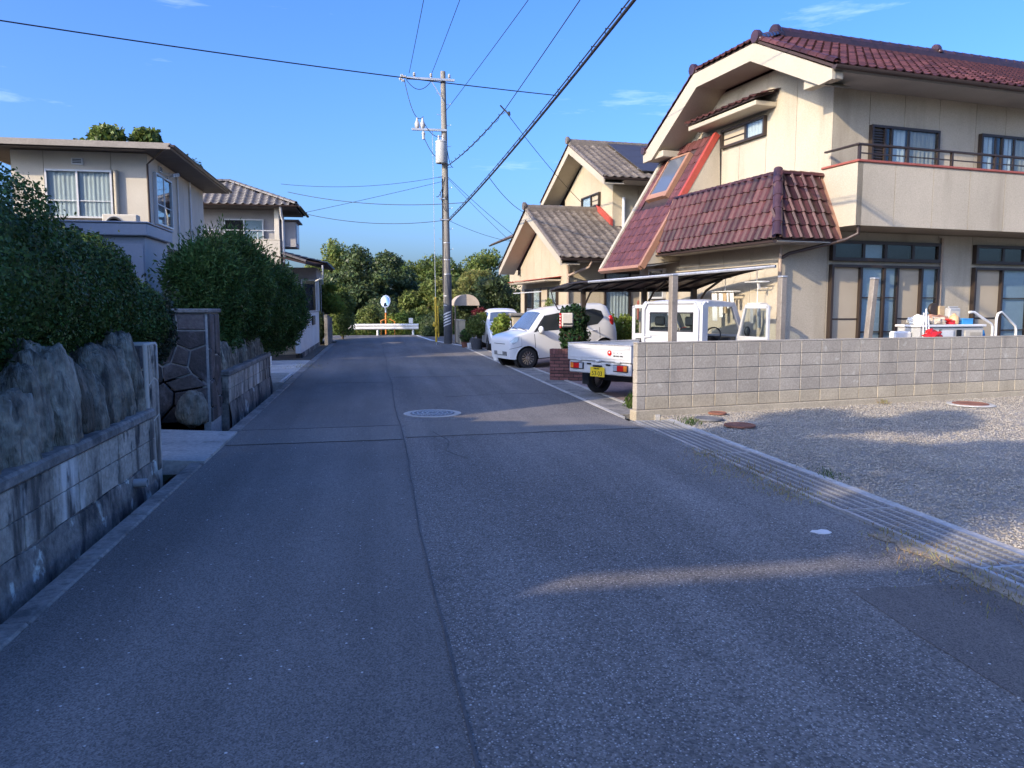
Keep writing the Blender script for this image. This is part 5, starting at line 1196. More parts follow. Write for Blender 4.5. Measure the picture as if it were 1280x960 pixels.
for x, w in ((-.075, .02), (-.048, .024), (-.012, .012), (.010, .014), (.034, .014)): m.box(x, x+w, -1.7175, -1.7155, .503, .525)
m.build('plate_heading', 'ink', pl_)
m = MB(); m.box(-.34, -.26, -1.5, 1.4, .42, .58); m.box(.26, .34, -1.5, 1.4, .42, .58); m.box(-.5, .5, -1.15, -1.05, .26, .36); m.build('chassis', 'black', tk)
for sx in (-1, 1):
    wheel(tk, sx*.63, -1.0, .265, .15, sx, steel=True); wheel(tk, sx*.62, 1.05, .265, .15, sx, steel=True)
    bx(sx*.70, sx*.54, -1.36, -1.345, .18, .55).build('mud_flap', 'black', tk)
# cab
for sx in (-1, 1):
    x = sx*.70; w = -sx*.045
    tp([(.24, .40), (.40, .40), (.40, 1.60), (.33, 1.66), (.24, 1.58)], x, w, 'rear_pillar'); tp([(.40, 1.56), (1.18, 1.56), (1.22, 1.64), (.40, 1.66)], x, w, 'roof_rail')
    tp([(1.22, 1.64), (1.13, 1.56), (1.47, 1.03), (1.60, 1.03)], x, w, 'front_pillar'); tp([(1.34, .34), (1.66, .36), (1.67, 1.03), (1.34, 1.03)], x, w, 'front_wing'); tp([(.40, .34), (1.34, .34), (1.34, .47), (.40, .47)], x, w, 'sill')
    lamp_blob(tk, 'headlamp', 'clear_lens', (sx*.55, 1.66, .72), (.11, .05, .09))
bk = MB(); bk.box(-.655, .655, .24, .27, .60, 1.10); bk.box(-.655, -.50, .24, .27, 1.10, 1.46); bk.box(.50, .655, .24, .27, 1.10, 1.46); bk.box(-.655, .655, .24, .27, 1.46, 1.62); bk.box(-.025, .025, .235, .262, 1.105, 1.455)
cb_ = bk.build('cab_back', 'paint_t', tk); bx(-.64, .64, .228, .238, 1.02, 1.035, b=.003).box(-.60, -.595, .23, .238, .95, 1.5).build('back_rib', 'paint_t', cb_)
fr = MB().tube([(-.49, .236, 1.115), (-.49, .236, 1.445), (.49, .236, 1.445), (.49, .236, 1.115), (-.49, .236, 1.115)], .014, 6).build('window_seal', 'black', cb_)
gp_ = bx(-.50, .50, .250, .256, 1.10, 1.46).build('back_window', 'glass', tk)
vs = []; 
for i, y in enumerate((.24, .32, .45, .8, 1.1, 1.20)):
    for j in range(9):
        x = -.70+1.4*j/8; vs.append((x, y, (1.60, 1.665, 1.69, 1.70, 1.685, 1.655)[i]-.05*abs(x/.7)**4))
MB().add(vs, [(i*9+j, i*9+j+1, (i+1)*9+j+1, (i+1)*9+j) for i in range(5) for j in range(8)]).add([(x, y, z-.02) for x, y, z in vs], [(i*9+j, i*9+j+1, (i+1)*9+j+1, (i+1)*9+j) for i in range(5) for j in range(8)]).build('cab_roof', 'paint_t', tk, smooth=50)
MB().prism([(-.65, 1.22, 1.63), (.65, 1.22, 1.63), (.65, 1.59, 1.04), (-.65, 1.59, 1.04)], (0, .006, .004)).build('windscreen', 'glass', tk)
bx(-.655, .655, 1.60, 1.665, .36, 1.03, b=.02).build('front_panel', 'paint_t', tk); bx(-.655, .655, 1.15, 1.58, .78, .99, b=.03).build('dashboard', 'black', tk); bx(-.655, .655, .27, 1.58, .44, .50).build('cab_floor', 'black', tk)
for x in (-.35, .35):
    s_ = bx(x-.23, x+.23, .42, .88, .55, .70, b=.04).build('seat', 'black', tk); bx(x-.22, x+.22, .30, .42, .66, 1.18, b=.04).build('backrest', 'black', s_); bx(x-.11, x+.11, .31, .40, 1.20, 1.38, b=.03).build('headrest', 'black', s_)
sw = MB().tube([(.35+.18*math.cos(a), 1.03+.06*math.sin(a), 1.0+.17*math.sin(a)) for a in [2*math.pi*k/20 for k in range(21)]], .014, 6).tube([(.18, 1.03, 1.0), (.52, 1.03, 1.0)], .012, 5).tube([(.35, 1.05, 1.0), (.35, 1.25, .9)], .02, 6).build('steering_wheel', 'black', tk, smooth=60)
lamp_blob(tk, 'dashboard_toy', 'red_lens', (.20, .38, 1.14), (.09, .05, .05)); lamp_blob(tk, 'dashboard_toy', 'awning', (.04, .36, 1.14), (.05, .04, .05))
MB().tube([(-.62, .215, .66), (-.62, .215, 1.50), (-.54, .215, 1.63), (.54, .215, 1.63), (.62, .215, 1.50), (.62, .215, .66)], .02, 8).tube([(-.62, .215, 1.25), (.62, .215, 1.25)] if False else [(-.62, .215, .98), (-.45, .215, 1.0)], .016, 6).build('guard_frame', 'paint_t', tk, smooth=60)
for sx, ang in ((1, 68), (-1, 62)):
    d = bpy.data.objects.new('door', None)
    mb = MB(); P = lambda y, z, d_: (sx*d_, y-1.34, z)
    for poly in ([(.42, .47), (1.34, .47), (1.34, 1.02), (.42, 1.02)], [(.42, 1.02), (.48, 1.02), (.48, 1.58), (.42, 1.58)], [(.42, 1.53), (1.14, 1.53), (1.10, 1.60), (.48, 1.60)], [(1.14, 1.55), (1.09, 1.55), (1.27, 1.02), (1.34, 1.02)]):
        mb.prism([P(y, z, -.02) for y, z in poly], (sx*.04, 0, 0))
    dr = mb.build('door', 'paint_t', tk, loc=(sx*.70, 1.34, 0)); dr.rotation_euler = (0, 0, sx*R(ang))
    bpy.data.objects.remove(d)
    MB().prism([P(y, z, -.024) for y, z in ((.50, .55), (1.28, .55), (1.28, .92), (.50, .92))], (-sx*.02, 0, 0)).build('door_trim', 'black' if sx < 0 else 'tank', dr)
    MB().prism([P(y, z, 0) for y, z in ((.48, 1.02), (1.26, 1.02), (1.10, 1.53), (.48, 1.53))], (sx*.004, 0, 0)).build('door_glass', 'glass', dr)
    MB().tube([P(.50, .86, -.04), P(.62, .86, -.06), P(.74, .86, -.04)], .012, 5).build('pull_handle', 'black', dr)
    lamp_blob(dr, 'door_mirror', 'black', P(1.22, 1.10, .12), (.06, .05, .10)); 
    if sx > 0: MB().prism([P(y, z, .0) for y, z in ((.41, .58), (.415, .58), (.415, .66), (.41, .66))], (-sx*.02, 0, 0)).build('reflector', 'red_lens', dr)

# ------------------------------------------------------------------ carport
cp = thing('carport', 'dark brown cantilever carport with a ribbed translucent roof over the truck', 'carport', (5.0, 18.9, 0))
o = Vector((5.0, 18.9, 0)); FL, FR, NR, NL = (Vector(p)-o for p in ((4.45, 19.35, 2.0), (6.72, 15.6, 1.94), (7.02, 12.75, 2.30), (4.72, 16.75, 2.14)))
def q(s_, t): 
    z = .05*math.sin(math.pi*t); return FL.lerp(FR, s_).lerp(NL.lerp(NR, s_), t)+Vector((0, 0, z))
m = MB(); vs = [q(i/30, j/8) for i in range(31) for j in range(9)]; vs2 = [v+Vector((0, 0, .012)) for v in vs]; fs = [(i*9+j, i*9+j+1, (i+1)*9+j+1, (i+1)*9+j) for i in range(30) for j in range(8)]
m.add(vs, fs).add(vs2, fs).build('roof_sheet', 'poly', cp, recalc=False)
for i in range(10):
    MB().tube([q(i/9, j/8)-Vector((0, 0, .02)) for j in range(9)], .020, 6).build('rafter', 'brownsteel', cp)
for t_, r_ in ((0, .04), (.5, .022), (1, .03)): MB().tube([q(i/12, t_)-Vector((0, 0, .03)) for i in range(13)], r_, 6).build('purlin', 'brownsteel' if t_ < 1 else 'steel', cp)
for s_ in (.25, .68, .985):
    b_ = q(s_, .04); MB().box(b_.x-.055, b_.x+.055, b_.y-.055, b_.y+.055, -.05, b_.z, b=.008).build('post', 'brownsteel', cp)
    e_ = q(s_, .42); MB().tube([(b_.x, b_.y, b_.z-.62), b_.lerp(e_, .15)-Vector((0, 0, .38)), b_.lerp(e_, .45)-Vector((0, 0, .16)), e_-Vector((0, 0, .04))], .025, 6).build('brace', 'brownsteel', cp, smooth=60)
MB().tube([q(0, .02)-Vector((0, 0, .05)), q(0, .05)-Vector((-.02, 0, .3)), q(.05, .05)-Vector((0, 0, .52)), q(.22, .05)-Vector((0, 0, .62))], .018, 6).build('rain_pipe', 'black', cp, smooth=60)
# steel posts behind the block wall
for u, lean, mat, lab in ((.885, 0, 'steel_post', 'thick tan steel post standing behind the left end of the block wall'), (2.89, 0, 'steel_post', 'tan steel post in front of the corner of the cream house'), (4.60, R(5), 'rust', 'leaning steel post before the large lower window')):
    x = 3.66+math.cos(WR)*u-math.sin(WR)*.5; y = 10.43+math.sin(WR)*u+math.cos(WR)*.5
    t = thing('steel_post', lab, 'post', (x, y, 0), WR, 'steel posts behind the block wall')
    p = bx(-.052, .052, -.052, .052, -.1, 2.02, b=.008).build('post', 'steel_post', t); c_ = bx(-.056, .056, -.056, .056, 2.022, 2.05, b=.006).build('post_cap', 'steel', t); bx(-.055, .055, -.055, .055, 1.62, 1.63).build('collar', 'steel_post', t)
    if lean: t.rotation_euler = (0, lean, WR)
# ------------------------------------------------------------------ utility pole and its lines
PX, PY = 3.05, 32.6
up_ = thing('utility_pole', 'tall concrete utility pole with transformer and striped sleeve at the far road end', 'utility pole', (PX, PY, 0))
MB().tube([(0, 0, -.6), (-.03, 0, 3.5), (-.08, 0, 8), (-.12, 0, 11.15)], [.17, .155, .125, .105], 14).build('shaft', 'pole', up_, smooth=60)
MB().lathe([(.176, .02), (.178, .62), (.176, 1.22), (.172, 2.9), (.168, 2.92)], (0, 0, 0), 18).build('sleeve', 'polesleeve', up_, smooth=50)
m = MB()
for k in range(5):
    z = .70+k*.12; vs = []
    for j in range(10):
        a = math.pi*(1.0+.75*j/9)-.1; vs += [(.181*math.cos(a), .181*math.sin(a), z+.018*j), (.181*math.cos(a), .181*math.sin(a), z+.06+.018*j)]
    m.add(vs, [(2*j, 2*j+2, 2*j+3, 2*j+1) for j in range(9)])
m.build('warning_stripe', 'white', up_, recalc=False)
for z in (1.6, 2.0, 2.9, 3.5, 4.2): MB().lathe([(.172-.004*z, z), (.178-.004*z, z+.01), (.178-.004*z, z+.035), (.172-.004*z, z+.045)], (-.01*z*.9, 0, 0), 16).build('band', 'steel', up_)
for i in range(19):
    z = 2.7+i*.42; s_ = 1 if i % 2 else -1; x = -.0108*z; MB().tube([(x, 0, z), (x+s_*.27, -.03, z), (x+s_*.28, -.03, z+.04)], .010, 5).build('step_bolt', 'steel', up_)
def arm(x0, x1, y, z, nm='cross_arm'): return bx(x0, x1, y-.045, y+.045, z-.045, z+.045, b=.006).build(nm, 'steel', up_)
a1 = arm(-1.62, .34, -.16, 10.78); a2 = arm(-1.42, .0, -.14, 8.78)
MB().tube([(-.10, -.16, 9.9), (-.62, -.16, 10.74)], .018, 5).build('arm_brace', 'steel', a1)
def insul(x, y, z, par, s_=1.): 
    MB().tube([(x, y, z), (x, y, z+.06*s_)], .018, 6).lathe([(.05*s_, .05), (.075*s_, .08), (.05*s_, .11), (.07*s_, .14), (.05*s_, .18), (.02*s_, .2)], (x, y, z), 10).build('insulator', 'porcelain', par, smooth=45)
insul(-1.30, -.16, 10.82, a1, .9); insul(-.62, -.16, 10.82, a1, .9); insul(.12, -.16, 10.82, a1, .9)
m = MB()
for k, (dx, dz) in enumerate(((-.05, .04), (-.16, .08), (-.12, -.10), (-.22, -.04))): m.lathe([(.03, -.07), (.07, -.04), (.03, -.01), (.07, .02), (.03, .06)], (-1.62+dx, -.16, 10.78+dz), 10, 'x')
m.build('strain_insulator', 'porcelain', a1, smooth=45)
for x in (-1.2, -.98): MB().lathe([(.05, 0), (.10, .06), (.10, .20), (.05, .30), (.03, .42)], (x, -.14, 8.82), 10).build('cutout_switch', 'porcelain', a2, smooth=45)
MB().lathe([(.06, -.35), (.05, -.2), (.08, -.12), (.03, -.02)], (-.95, -.14, 8.74), 10).build('arrester', 'porcelain', a2, smooth=45)
tf = MB().lathe([(.22, 0), (.235, .02), (.235, .82), (.25, .83), (.25, .87), (.15, .93), (.02, .95)], (-.24, -.30, 7.42), 18).build('transformer', 'tank', up_, smooth=45)
for dx in (-.1, .08): MB().lathe([(.03, 0), (.05, .05), (.03, .1), (.05, .14), (.02, .2)], (-.24+dx, -.30, 8.35), 8).build('bushing', 'porcelain', tf, smooth=45)
MB().box(-.12, .0, -.24, -.10, 7.5, 7.58).box(-.12, .0, -.24, -.10, 8.1, 8.18).build('bracket', 'steel', tf)
def sagp(p, q, sag, n=22): 
    p, q = Vector(p), Vector(q); return [p.lerp(q, i/n)-Vector((0, 0, 4*sag*(i/n)*(1-i/n))) for i in range(n+1)]
for (p, q_, s_) in (((-1.70, -.16, 10.72), (-.95, -.14, 9.3), .6), ((-1.62, -.2, 10.7), (-.62, -.16, 10.7), .35), ((-1.0, -.14, 9.2), (-.2, -.3, 8.5), .25), ((-.9, -.14, 8.4), (-.05, -.3, 7.6), .3), ((.02, -.1, 8.0), (.25, -.2, 7.3), .2), ((-.1, -.14, 6.9), (-.45, -.14, 6.1), .25), ((-.3, -.2, 6.3), (-.03, -.2, 5.5), .2)):
    MB().tube(sagp(p, q_, s_, 12), .014, 5).build('jumper_wire', 'cable', up_, smooth=60)
MB().tube([(-.20, -.1, 6.85), (-.20, -.1, 2.2)], .022, 6).tube([(-.16, .1, 6.0), (-.13, .1, 3)], .02, 6).build('riser_cable', 'cable', up_, smooth=60)
bx(-.32, .02, -.16, -.08, 6.0, 6.05).box(-.30, .2, -.16, -.1, 5.15, 5.19).build('cable_bracket', 'steel', up_)
MB().lathe([(.06, -.09), (.075, 0), (.06, .09)], (-.03, -.2, 6.1), 10).build('cable_clamp', 'black', up_)
# guy wire with yellow guard
t = thing('guy_wire', 'guy wire with a yellow guard sleeve beside the utility pole', 'guy wire', (2.5, 31.9, 0))
MB().tube([(0, 0, -.1), (-.03, .6, 8.75)], .012, 5).build('wire', 'steel', t); MB().tube([(0, 0, .12), (-.005, .12, 1.95)], .045, 8).build('guard', 'yellow', t, smooth=60); MB().tube([(.10, 0, .3), (.08, .1, 1.6)], .03, 6).build('guard_strip', 'yellow', t)
MB().lathe([(.07, .0), (.09, .1), (.05, .25)], (0.02, .0, .55), 8).lathe([(.07, .0), (.09, .1), (.05, .2)], (-.06, .0, .75), 8).build('clamp', 'yellow', t)
# second pole out of the frame carries the other ends
QX, QY = 5.2, -7.0
t = thing('utility_pole', 'utility pole behind the viewer carrying the near ends of the lines', 'utility pole', (QX, QY, 0))
MB().tube([(0, 0, -.6), (0, 0, 11.6)], [.17, .10], 12).build('shaft', 'pole', t, smooth=60); bx(-3.5, 2.4, -.05, .05, 11.1, 11.2).build('cross_arm', 'steel', t)
def wire(label, pts, r, mat='cable', name='power_line', grp='lines to the utility pole'):
    tag(MB().tube(pts, r, 6).build(name, mat, smooth=70), label, 'cable', grp)
wire('leftmost line rising from the tip of the upper cross-arm of the pole', sagp((1.55, 32.45, 10.98), (1.9, -7, 11.25), .42), .011)
wire('line rising from the middle of the upper cross-arm', sagp((2.45, 32.45, 10.98), (3.6, -7, 11.25), .42), .011)
wire('line rising from the pole shaft just below the upper cross-arm', sagp((3.05, 32.5, 9.6), (7.2, -7, 11.15), .3), .011)
J = Vector((3.62, 21.5, 6.95))
wire('coiled low-voltage cable climbing right from the pole to the small junction', sagp((3.05, 32.5, 7.35), J, .12), .018)
def coil(p, q_, sag, r, n, turns):
    base = sagp(p, q_, sag, n); return [b+Vector((r*math.cos(turns*2*math.pi*i/n), 0, r*math.sin(turns*2*math.pi*i/n))) for i, b in enumerate(base)]
wire('line running up from the small junction over the road', sagp(J, (5.6, -7, 9.9), .12), .011)
tag(MB().tube(coil((3.05, 32.5, 7.40), J, .12, .05, 90, 11), .007, 4).build('cable_spiral', 'cable'), 'spiral hanger wound round the cable between pole and junction', 'cable')
tag(MB().tube([J+Vector((-.12, 0, .12)), J, J+Vector((.15, -.05, -.15))], .02, 6).lathe([(.02, -.06), (.04, -.02), (.04, .03), (.02, .06)], J+Vector((.12, -.03, -.1)), 6).build('cable_junction', 'black'), 'small black junction where a house line leaves the overhead cable', 'cable clamp')
cb = sagp((3.1, 32.4, 5.12), (3.9, -7, 6.9), .42, 30)
wire('thick black cable bundle swooping up to the right across the sky', cb, .026, name='cable_bundle')
tag(MB().tube([p+Vector((0, 0, .085)) for p in cb], .012, 5).build('messenger_wire', 'cable'), 'support wire running just above the thick cable bundle', 'cable')
lash = []
for i in range(260):
    f = i/259*30; k = min(int(f), 29); b = cb[k].lerp(cb[k+1], f-k); lash.append(b+Vector((.045*math.cos(i*1.35), 0, .045+.055*math.sin(i*1.35))))
tag(MB().tube(lash, .006, 4).build('lashing_wire', 'cable'), 'spiral lashing wound round the thick cable bundle', 'cable')
def on(y):
    for a, b in zip(cb, cb[1:]):
        if b.y <= y <= a.y: return a.lerp(b, (a.y-y)/(a.y-b.y))
wire('long thin line crossing the whole sky from the upper left to the cable bundle', sagp(on(14.7)+Vector((0, 0, .05)), (-7.95, 9.4, 5.05), .10), .009, name='service_line')
HW = lambda u, v, z: (5.82+math.cos(R(5))*u-math.sin(R(5))*v, 22.8+math.sin(R(5))*u+math.cos(R(5))*v, z)
wire('house line from the small junction down to the upper gable', sagp(J, HW(1.97, 4.35, 5.3), .1), .009, name='service_line')
wire('house line from the cable bundle to the ridge of the lower gable', sagp(on(22.3), HW(-.6, 2.9, 4.7), .12), .009, name='service_line')
wire('steep line from the pole down to the far tiled house', sagp((3.05, 32.5, 6.95), (7.2, 36.0, 4.4), .1), .009, name='service_line')
wire('second steep line from the pole down behind the lower gable', sagp((3.05, 32.5, 6.9), (6.3, 31.5, 3.6), .1), .009, name='service_line')
wire('short line from the foot of the cable bundle to the far tiled house', sagp((3.1, 32.5, 5.15), (6.6, 36.2, 4.6), .12), .008, name='service_line')
wire('line from the pole to the ridge of the hip-roofed house', sagp((2.95, 32.5, 6.95), (-3.7, 33.5, 6.6), .25), .009, name='service_line')
wire('line drooping from the pole to the eave corner of the hip-roofed house', sagp((2.95, 32.5, 6.75), (-2.75, 33.0, 5.4), .02), .009, name='service_line')
wire('level line from the cable bundle to the hip-roofed house', sagp(on(27), (-3.3, 32.2, 6.1), .25), .012, name='service_line')
wire('lowest level line from the pole to the hip-roofed house', sagp((2.95, 32.5, 5.15), (-2.72, 34.5, 5.5), .25), .012, name='service_line')

# ------------------------------------------------------------------ hedges
def shrub(name, label, cat, blobs, n, size, mat, grp=None, inner=.8, k=.80, aspect=.55, outward=.5, stem=True, rough=.10, sprays=0, base=None):
    c = np.mean([b[0] for b in blobs], 0); x, y = base or (c[0], c[1])
    t = thing(name, label, cat, (0, 0, 0), 0, grp)
    parts = [leaves(blobs, n, size, inner, outward, aspect, rough=rough)]
    if sprays:   # shoots standing out of the clipped surface
        bl = np.array([b[0] for b in blobs], float); rr = np.array([b[1] for b in blobs], float); i = rng.integers(0, len(blobs), sprays)
        d = rng.normal(size=(sprays, 3)); d[:, 2] = np.abs(d[:, 2])+.3; d /= np.linalg.norm(d, axis=1)[:, None]
        s0 = bl[i]+d*rr[i]*.95; m_ = 9
        for j in range(m_):
            l_ = rng.uniform(.25, 1.0, sprays)[:, None]**2*.34*(j+1)/m_
            P = s0+(d*.6+np.array([0, 0, .7]))*l_+rng.normal(size=(sprays, 3))*.012
            a = d+rng.normal(size=(sprays, 3))*.5; a /= np.linalg.norm(a, axis=1)[:, None]; b = np.cross(a, rng.normal(size=(sprays, 3))); b /= np.linalg.norm(b, axis=1)[:, None]
            parts.append((P, a*size*.6, b*size*.6*aspect))
    leafobj('foliage', parts, mat, t)
    if k: blobcore('inner_growth', blobs, k, mat, t)
    if stem:
        mb = MB(); z0 = min(b[0][2]-b[1][2] for b in blobs)
        for q_ in range(3): mb.tube([(x+.05*q_, y+.06*q_, .0 if z0 < .6 else .55), (x+.1*(q_-1), y+.12*(q_-1), z0+.3), (c[0]+.3*(q_-1), c[1]+.2*(q_-1), c[2])], [.035, .03, .015], 6)
        mb.build('stem', 'bark', t)
    return t
G1 = 'clipped shrubs on the near retaining wall'
shrub('clipped_shrub', 'biggest dark clipped shrub at the left edge above the upright rocks', 'shrub', [((-2.95, 5.75, 1.72), (.92, 1.05, .84)), ((-2.85, 4.6, 1.50), (.75, .9, .66)), ((-2.75, 6.5, 1.68), (.66, .6, .58))], 120000, .030, 'leaf_box', G1, inner=.86, k=.86, outward=.7, rough=.06, sprays=40)
shrub('clipped_shrub', 'middle rounded clipped shrub next to the biggest one on the near wall', 'shrub', [((-2.65, 7.4, 1.62), (.56, .55, .62))], 36000, .030, 'leaf_box', G1, inner=.86, k=.86, outward=.7, rough=.06, sprays=8)
shrub('clipped_shrub', 'small clipped shrub at the end of the near wall by the slim pillar', 'shrub', [((-2.56, 8.3, 1.42), (.48, .48, .46))], 26000, .030, 'leaf_box', G1, inner=.86, k=.86, outward=.7, rough=.06, sprays=8)
shrub('loose_shrub', 'loose purplish dark shrub behind the slim gate pillar', 'shrub', [((-2.62, 9.2, 1.36), (.40, .45, .40)), ((-2.75, 9.9, 1.2), (.35, .4, .38))], 9000, .045, 'leaf_box2', sprays=60)
G2 = 'feathery shrubs on the far retaining wall'
shrub('feathery_shrub', 'feathery green shrub behind the gate pillar, first of the far hedge', 'shrub', [((-2.62, 13.0, 1.62), (.66, .9, .86))], 42000, .075, 'leaf_jun', G2, aspect=.26, outward=.1, inner=.7, sprays=500)
shrub('feathery_shrub', 'feathery green shrub in the middle of the far hedge', 'shrub', [((-2.55, 14.5, 1.80), (.78, 1.1, .98))], 48000, .075, 'leaf_jun', G2, aspect=.26, outward=.1, inner=.7, sprays=400)
shrub('feathery_shrub', 'feathery green shrub leaning over the road at the end of the far hedge', 'shrub', [((-2.35, 16.1, 1.68), (.74, .95, .92)), ((-2.15, 17.2, 1.42), (.70, .85, .82))], 60000, .075, 'leaf_jun', G2, aspect=.26, outward=.1, inner=.7, sprays=500, base=(-2.5, 15.8))
# ------------------------------------------------------------------ trees
def tree(name, label, x, y, h, blobs, n, size, mat, tr_=.16, grp=None, aspect=.55, k=.0, z0=0, cat='tree', outward=.3, droop=0.):
    t = thing(name, label, cat, (x, y, z0), 0, grp)
    trunk(t, h*.5, tr_, h*.16, 6, t)
    leafobj('crown', [leaves(blobs, n, size, .45, outward, aspect, droop)], mat, t)
    if k: blobcore('inner_crown', blobs, k, mat, t)
    return t
def crown(w, h, z, n, seed, r0=.42, flat=.85):
    rs = np.random.default_rng(seed); out = []
    for i in range(n):
        a = rs.random()*6.28; q_ = math.sqrt(rs.random())*w; zz = z+rs.random()*h*(1-.45*q_/w); r_ = w*r0*rs.uniform(.7, 1.25); out.append(((math.cos(a)*q_, math.sin(a)*q_, zz), (r_, r_, r_*flat)))
    return out
tree('shadow_caster_tree', 'unseen tree added for its shade beside the viewer left of the road', -7.6, -1.4, 7.0, crown(.9, 1.7, 5.7, 9, 3, .6), 9000, .13, 'leaf_tree'); tree('shadow_caster_tree', 'taller unseen tree added for its shade left of the road', -7.7, .9, 8.7, crown(.95, 3.8, 4.9, 11, 4, .6), 11000, .13, 'leaf_tree')  # unseen trees added and shaped to throw shade on road and gravel
GV = 'trees of the grove beyond the guard rail'
far = [  # x, y, top, half width, leaf, label
 (-6.0, 57, 6.0, 2.4, 'leaf_tree', 'bushy tree at the left end of the grove beside the tiled house'),
 (-3.1, 60, 6.9, 2.6, 'leaf_olive', 'pale feathery tree rising at the left of the grove'),
 (-.9, 52, 6.0, 2.1, 'leaf_dark', 'dark evergreen left of the traffic mirror'),
 (1.2, 56, 6.3, 2.2, 'leaf_dark', 'dark evergreen straight above the traffic mirror'),
 (3.2, 60, 6.2, 2.2, 'leaf_tree', 'mid-green tree between the mirror and the pole'),
 (2.9, 50, 3.9, 1.5, 'leaf_olive', 'low olive-green tree in sunlight right of the mirror'),
 (5.2, 60, 7.3, 2.5, 'leaf_tree', 'tall tree directly behind the utility pole'),
 (8.1, 61, 6.9, 2.4, 'leaf_tree', 'tree right of the pole top of the grove'),
 (11.0, 62, 6.2, 2.6, 'leaf_tree', 'tree at the right end of the grove beside the gabled house'),
 (4.9, 50, 4.3, 1.5, 'leaf_bamboo', 'yellowish bamboo clump just left of the pole'),
 (6.9, 51, 4.9, 1.7, 'leaf_bamboo', 'yellowish tree just right of the pole'),
 (9.4, 52, 4.6, 1.7, 'leaf_dark', 'dark tree low at the right behind the evergreen'),
 (-4.2, 50, 4.6, 1.7, 'leaf_dark', 'dark tree low at the left behind the lime-leaved maple'),
]
for i, (x, y, tp_, w, mt, lb_) in enumerate(far):
    tree('grove_tree', lb_, x, y, tp_, crown(w*.92, tp_*.76, tp_*.22, 24, 20+i, .44), 19000, .20 if mt != 'leaf_bamboo' else .24, mt, .13, GV, aspect=.5 if mt != 'leaf_bamboo' else .25, k=.55, z0=-.5)
for i, (x, y, r_, h, mt, lb_) in enumerate([(-1.8, 45.6, 1.0, 1.0, 'leaf_dark', 'dark bush behind the left end of the guard rail'), (-.4, 45.2, .75, 1.5, 'leaf_olive', 'pale-leaved bush just left of the mirror post'), (1.3, 45.3, .8, 1.2, 'leaf_lime', 'sunny lime bush just right of the mirror post'), (2.6, 45.2, .7, 1.0, 'leaf_tree', 'green bush behind the right end of the guard rail'), (4.2, 46.5, .9, 1.5, 'leaf_olive', 'olive bush between the guard rail and the pole'), (0.4, 47.5, 1.2, 2.0, 'leaf_dark', 'round dark bush behind the traffic mirror')]):
    shrub('roadside_bush', lb_, 'bush', [((x, y, h*.42), (r_, r_*.7, h*.62)), ((x+.4*r_, y+.3, h*.6), (r_*.6, r_*.5, h*.5))], 5000, .12, mt, 'bushes behind the guard rail', k=.6, inner=.5)
shrub('clipped_hedge_block', 'dark boxy clipped hedge left of the yellow guy guard', 'hedge', [((3.0, 41.5, .45), (.62, .6, .75)), ((3.5, 42.0, .5), (.62, .6, .8))], 9000, .08, 'leaf_dark', k=.85)
n_ = 5000; stuff_ = np.stack([rng.uniform(-9, 9, n_), rng.uniform(43.9, 49, n_), rng.uniform(-.1, .45, n_)], 1)
a_ = rng.normal(size=(n_, 3))*.5; a_[:, 2] += 1; a_ *= .14; b_ = np.cross(a_, rng.normal(size=(n_, 3))); b_ = b_/np.linalg.norm(b_, axis=1)[:, None]*.02
stuff(leafobj('verge_grass', [(stuff_, a_, b_)], 'weedgreen')); struct(MB().prism([(-30, 43.7, -.6), (30, 43.7, -.6), (30, 70, -.6), (-30, 70, -.6)], (0, 0, .55)).build('verge', 'field'))
GL = 'trees behind the flat-roofed house'
tree('background_tree', 'tree top showing above the middle of the flat roof', -11.5, 36, 8.9, crown(1.15, 2.6, 7.0, 9, 41, .5), 9000, .20, 'leaf_tree', .2, GL)
tree('background_tree', 'second tree top just right of the first above the flat roof', -9.6, 37, 8.9, crown(1.1, 2.4, 7.0, 8, 42, .5), 8000, .20, 'leaf_tree', .2, GL)
tree('background_tree', 'thin tree showing over the sloping eave of the flat-roofed house', -7.5, 37.5, 8.1, crown(1.25, 2.6, 6.0, 9, 43, .45), 6000, .18, 'leaf_tree', .2, GL)
tree('maple_tree', 'small lime-leaved maple over the far left garden wall', -2.15, 36.2, 3.0, [((0, 0, 1.9), (.62, .6, .35)), ((.35, -.2, 1.55), (.5, .5, .3)), ((-.3, .1, 2.3), (.4, .4, .28)), ((.2, .2, 2.45), (.3, .3, .2))], 5000, .11, 'leaf_lime', .05)
tree('garden_conifer', 'dark cone-shaped conifer behind the far left fence', -1.55, 38.5, 2.6, [((0, 0, .9), (.62, .6, .8)), ((.1, 0, 1.6), (.5, .5, .7)), ((0, 0, 2.2), (.3, .3, .5))], 7000, .10, 'leaf_tree', .06, k=.7)
shrub('round_shrub', 'dark rounded shrub between the white wall and the grey fence', 'shrub', [((-2.3, 32.6, .75), (.36, .45, .6))], 4000, .07, 'leaf_dark', k=.8)
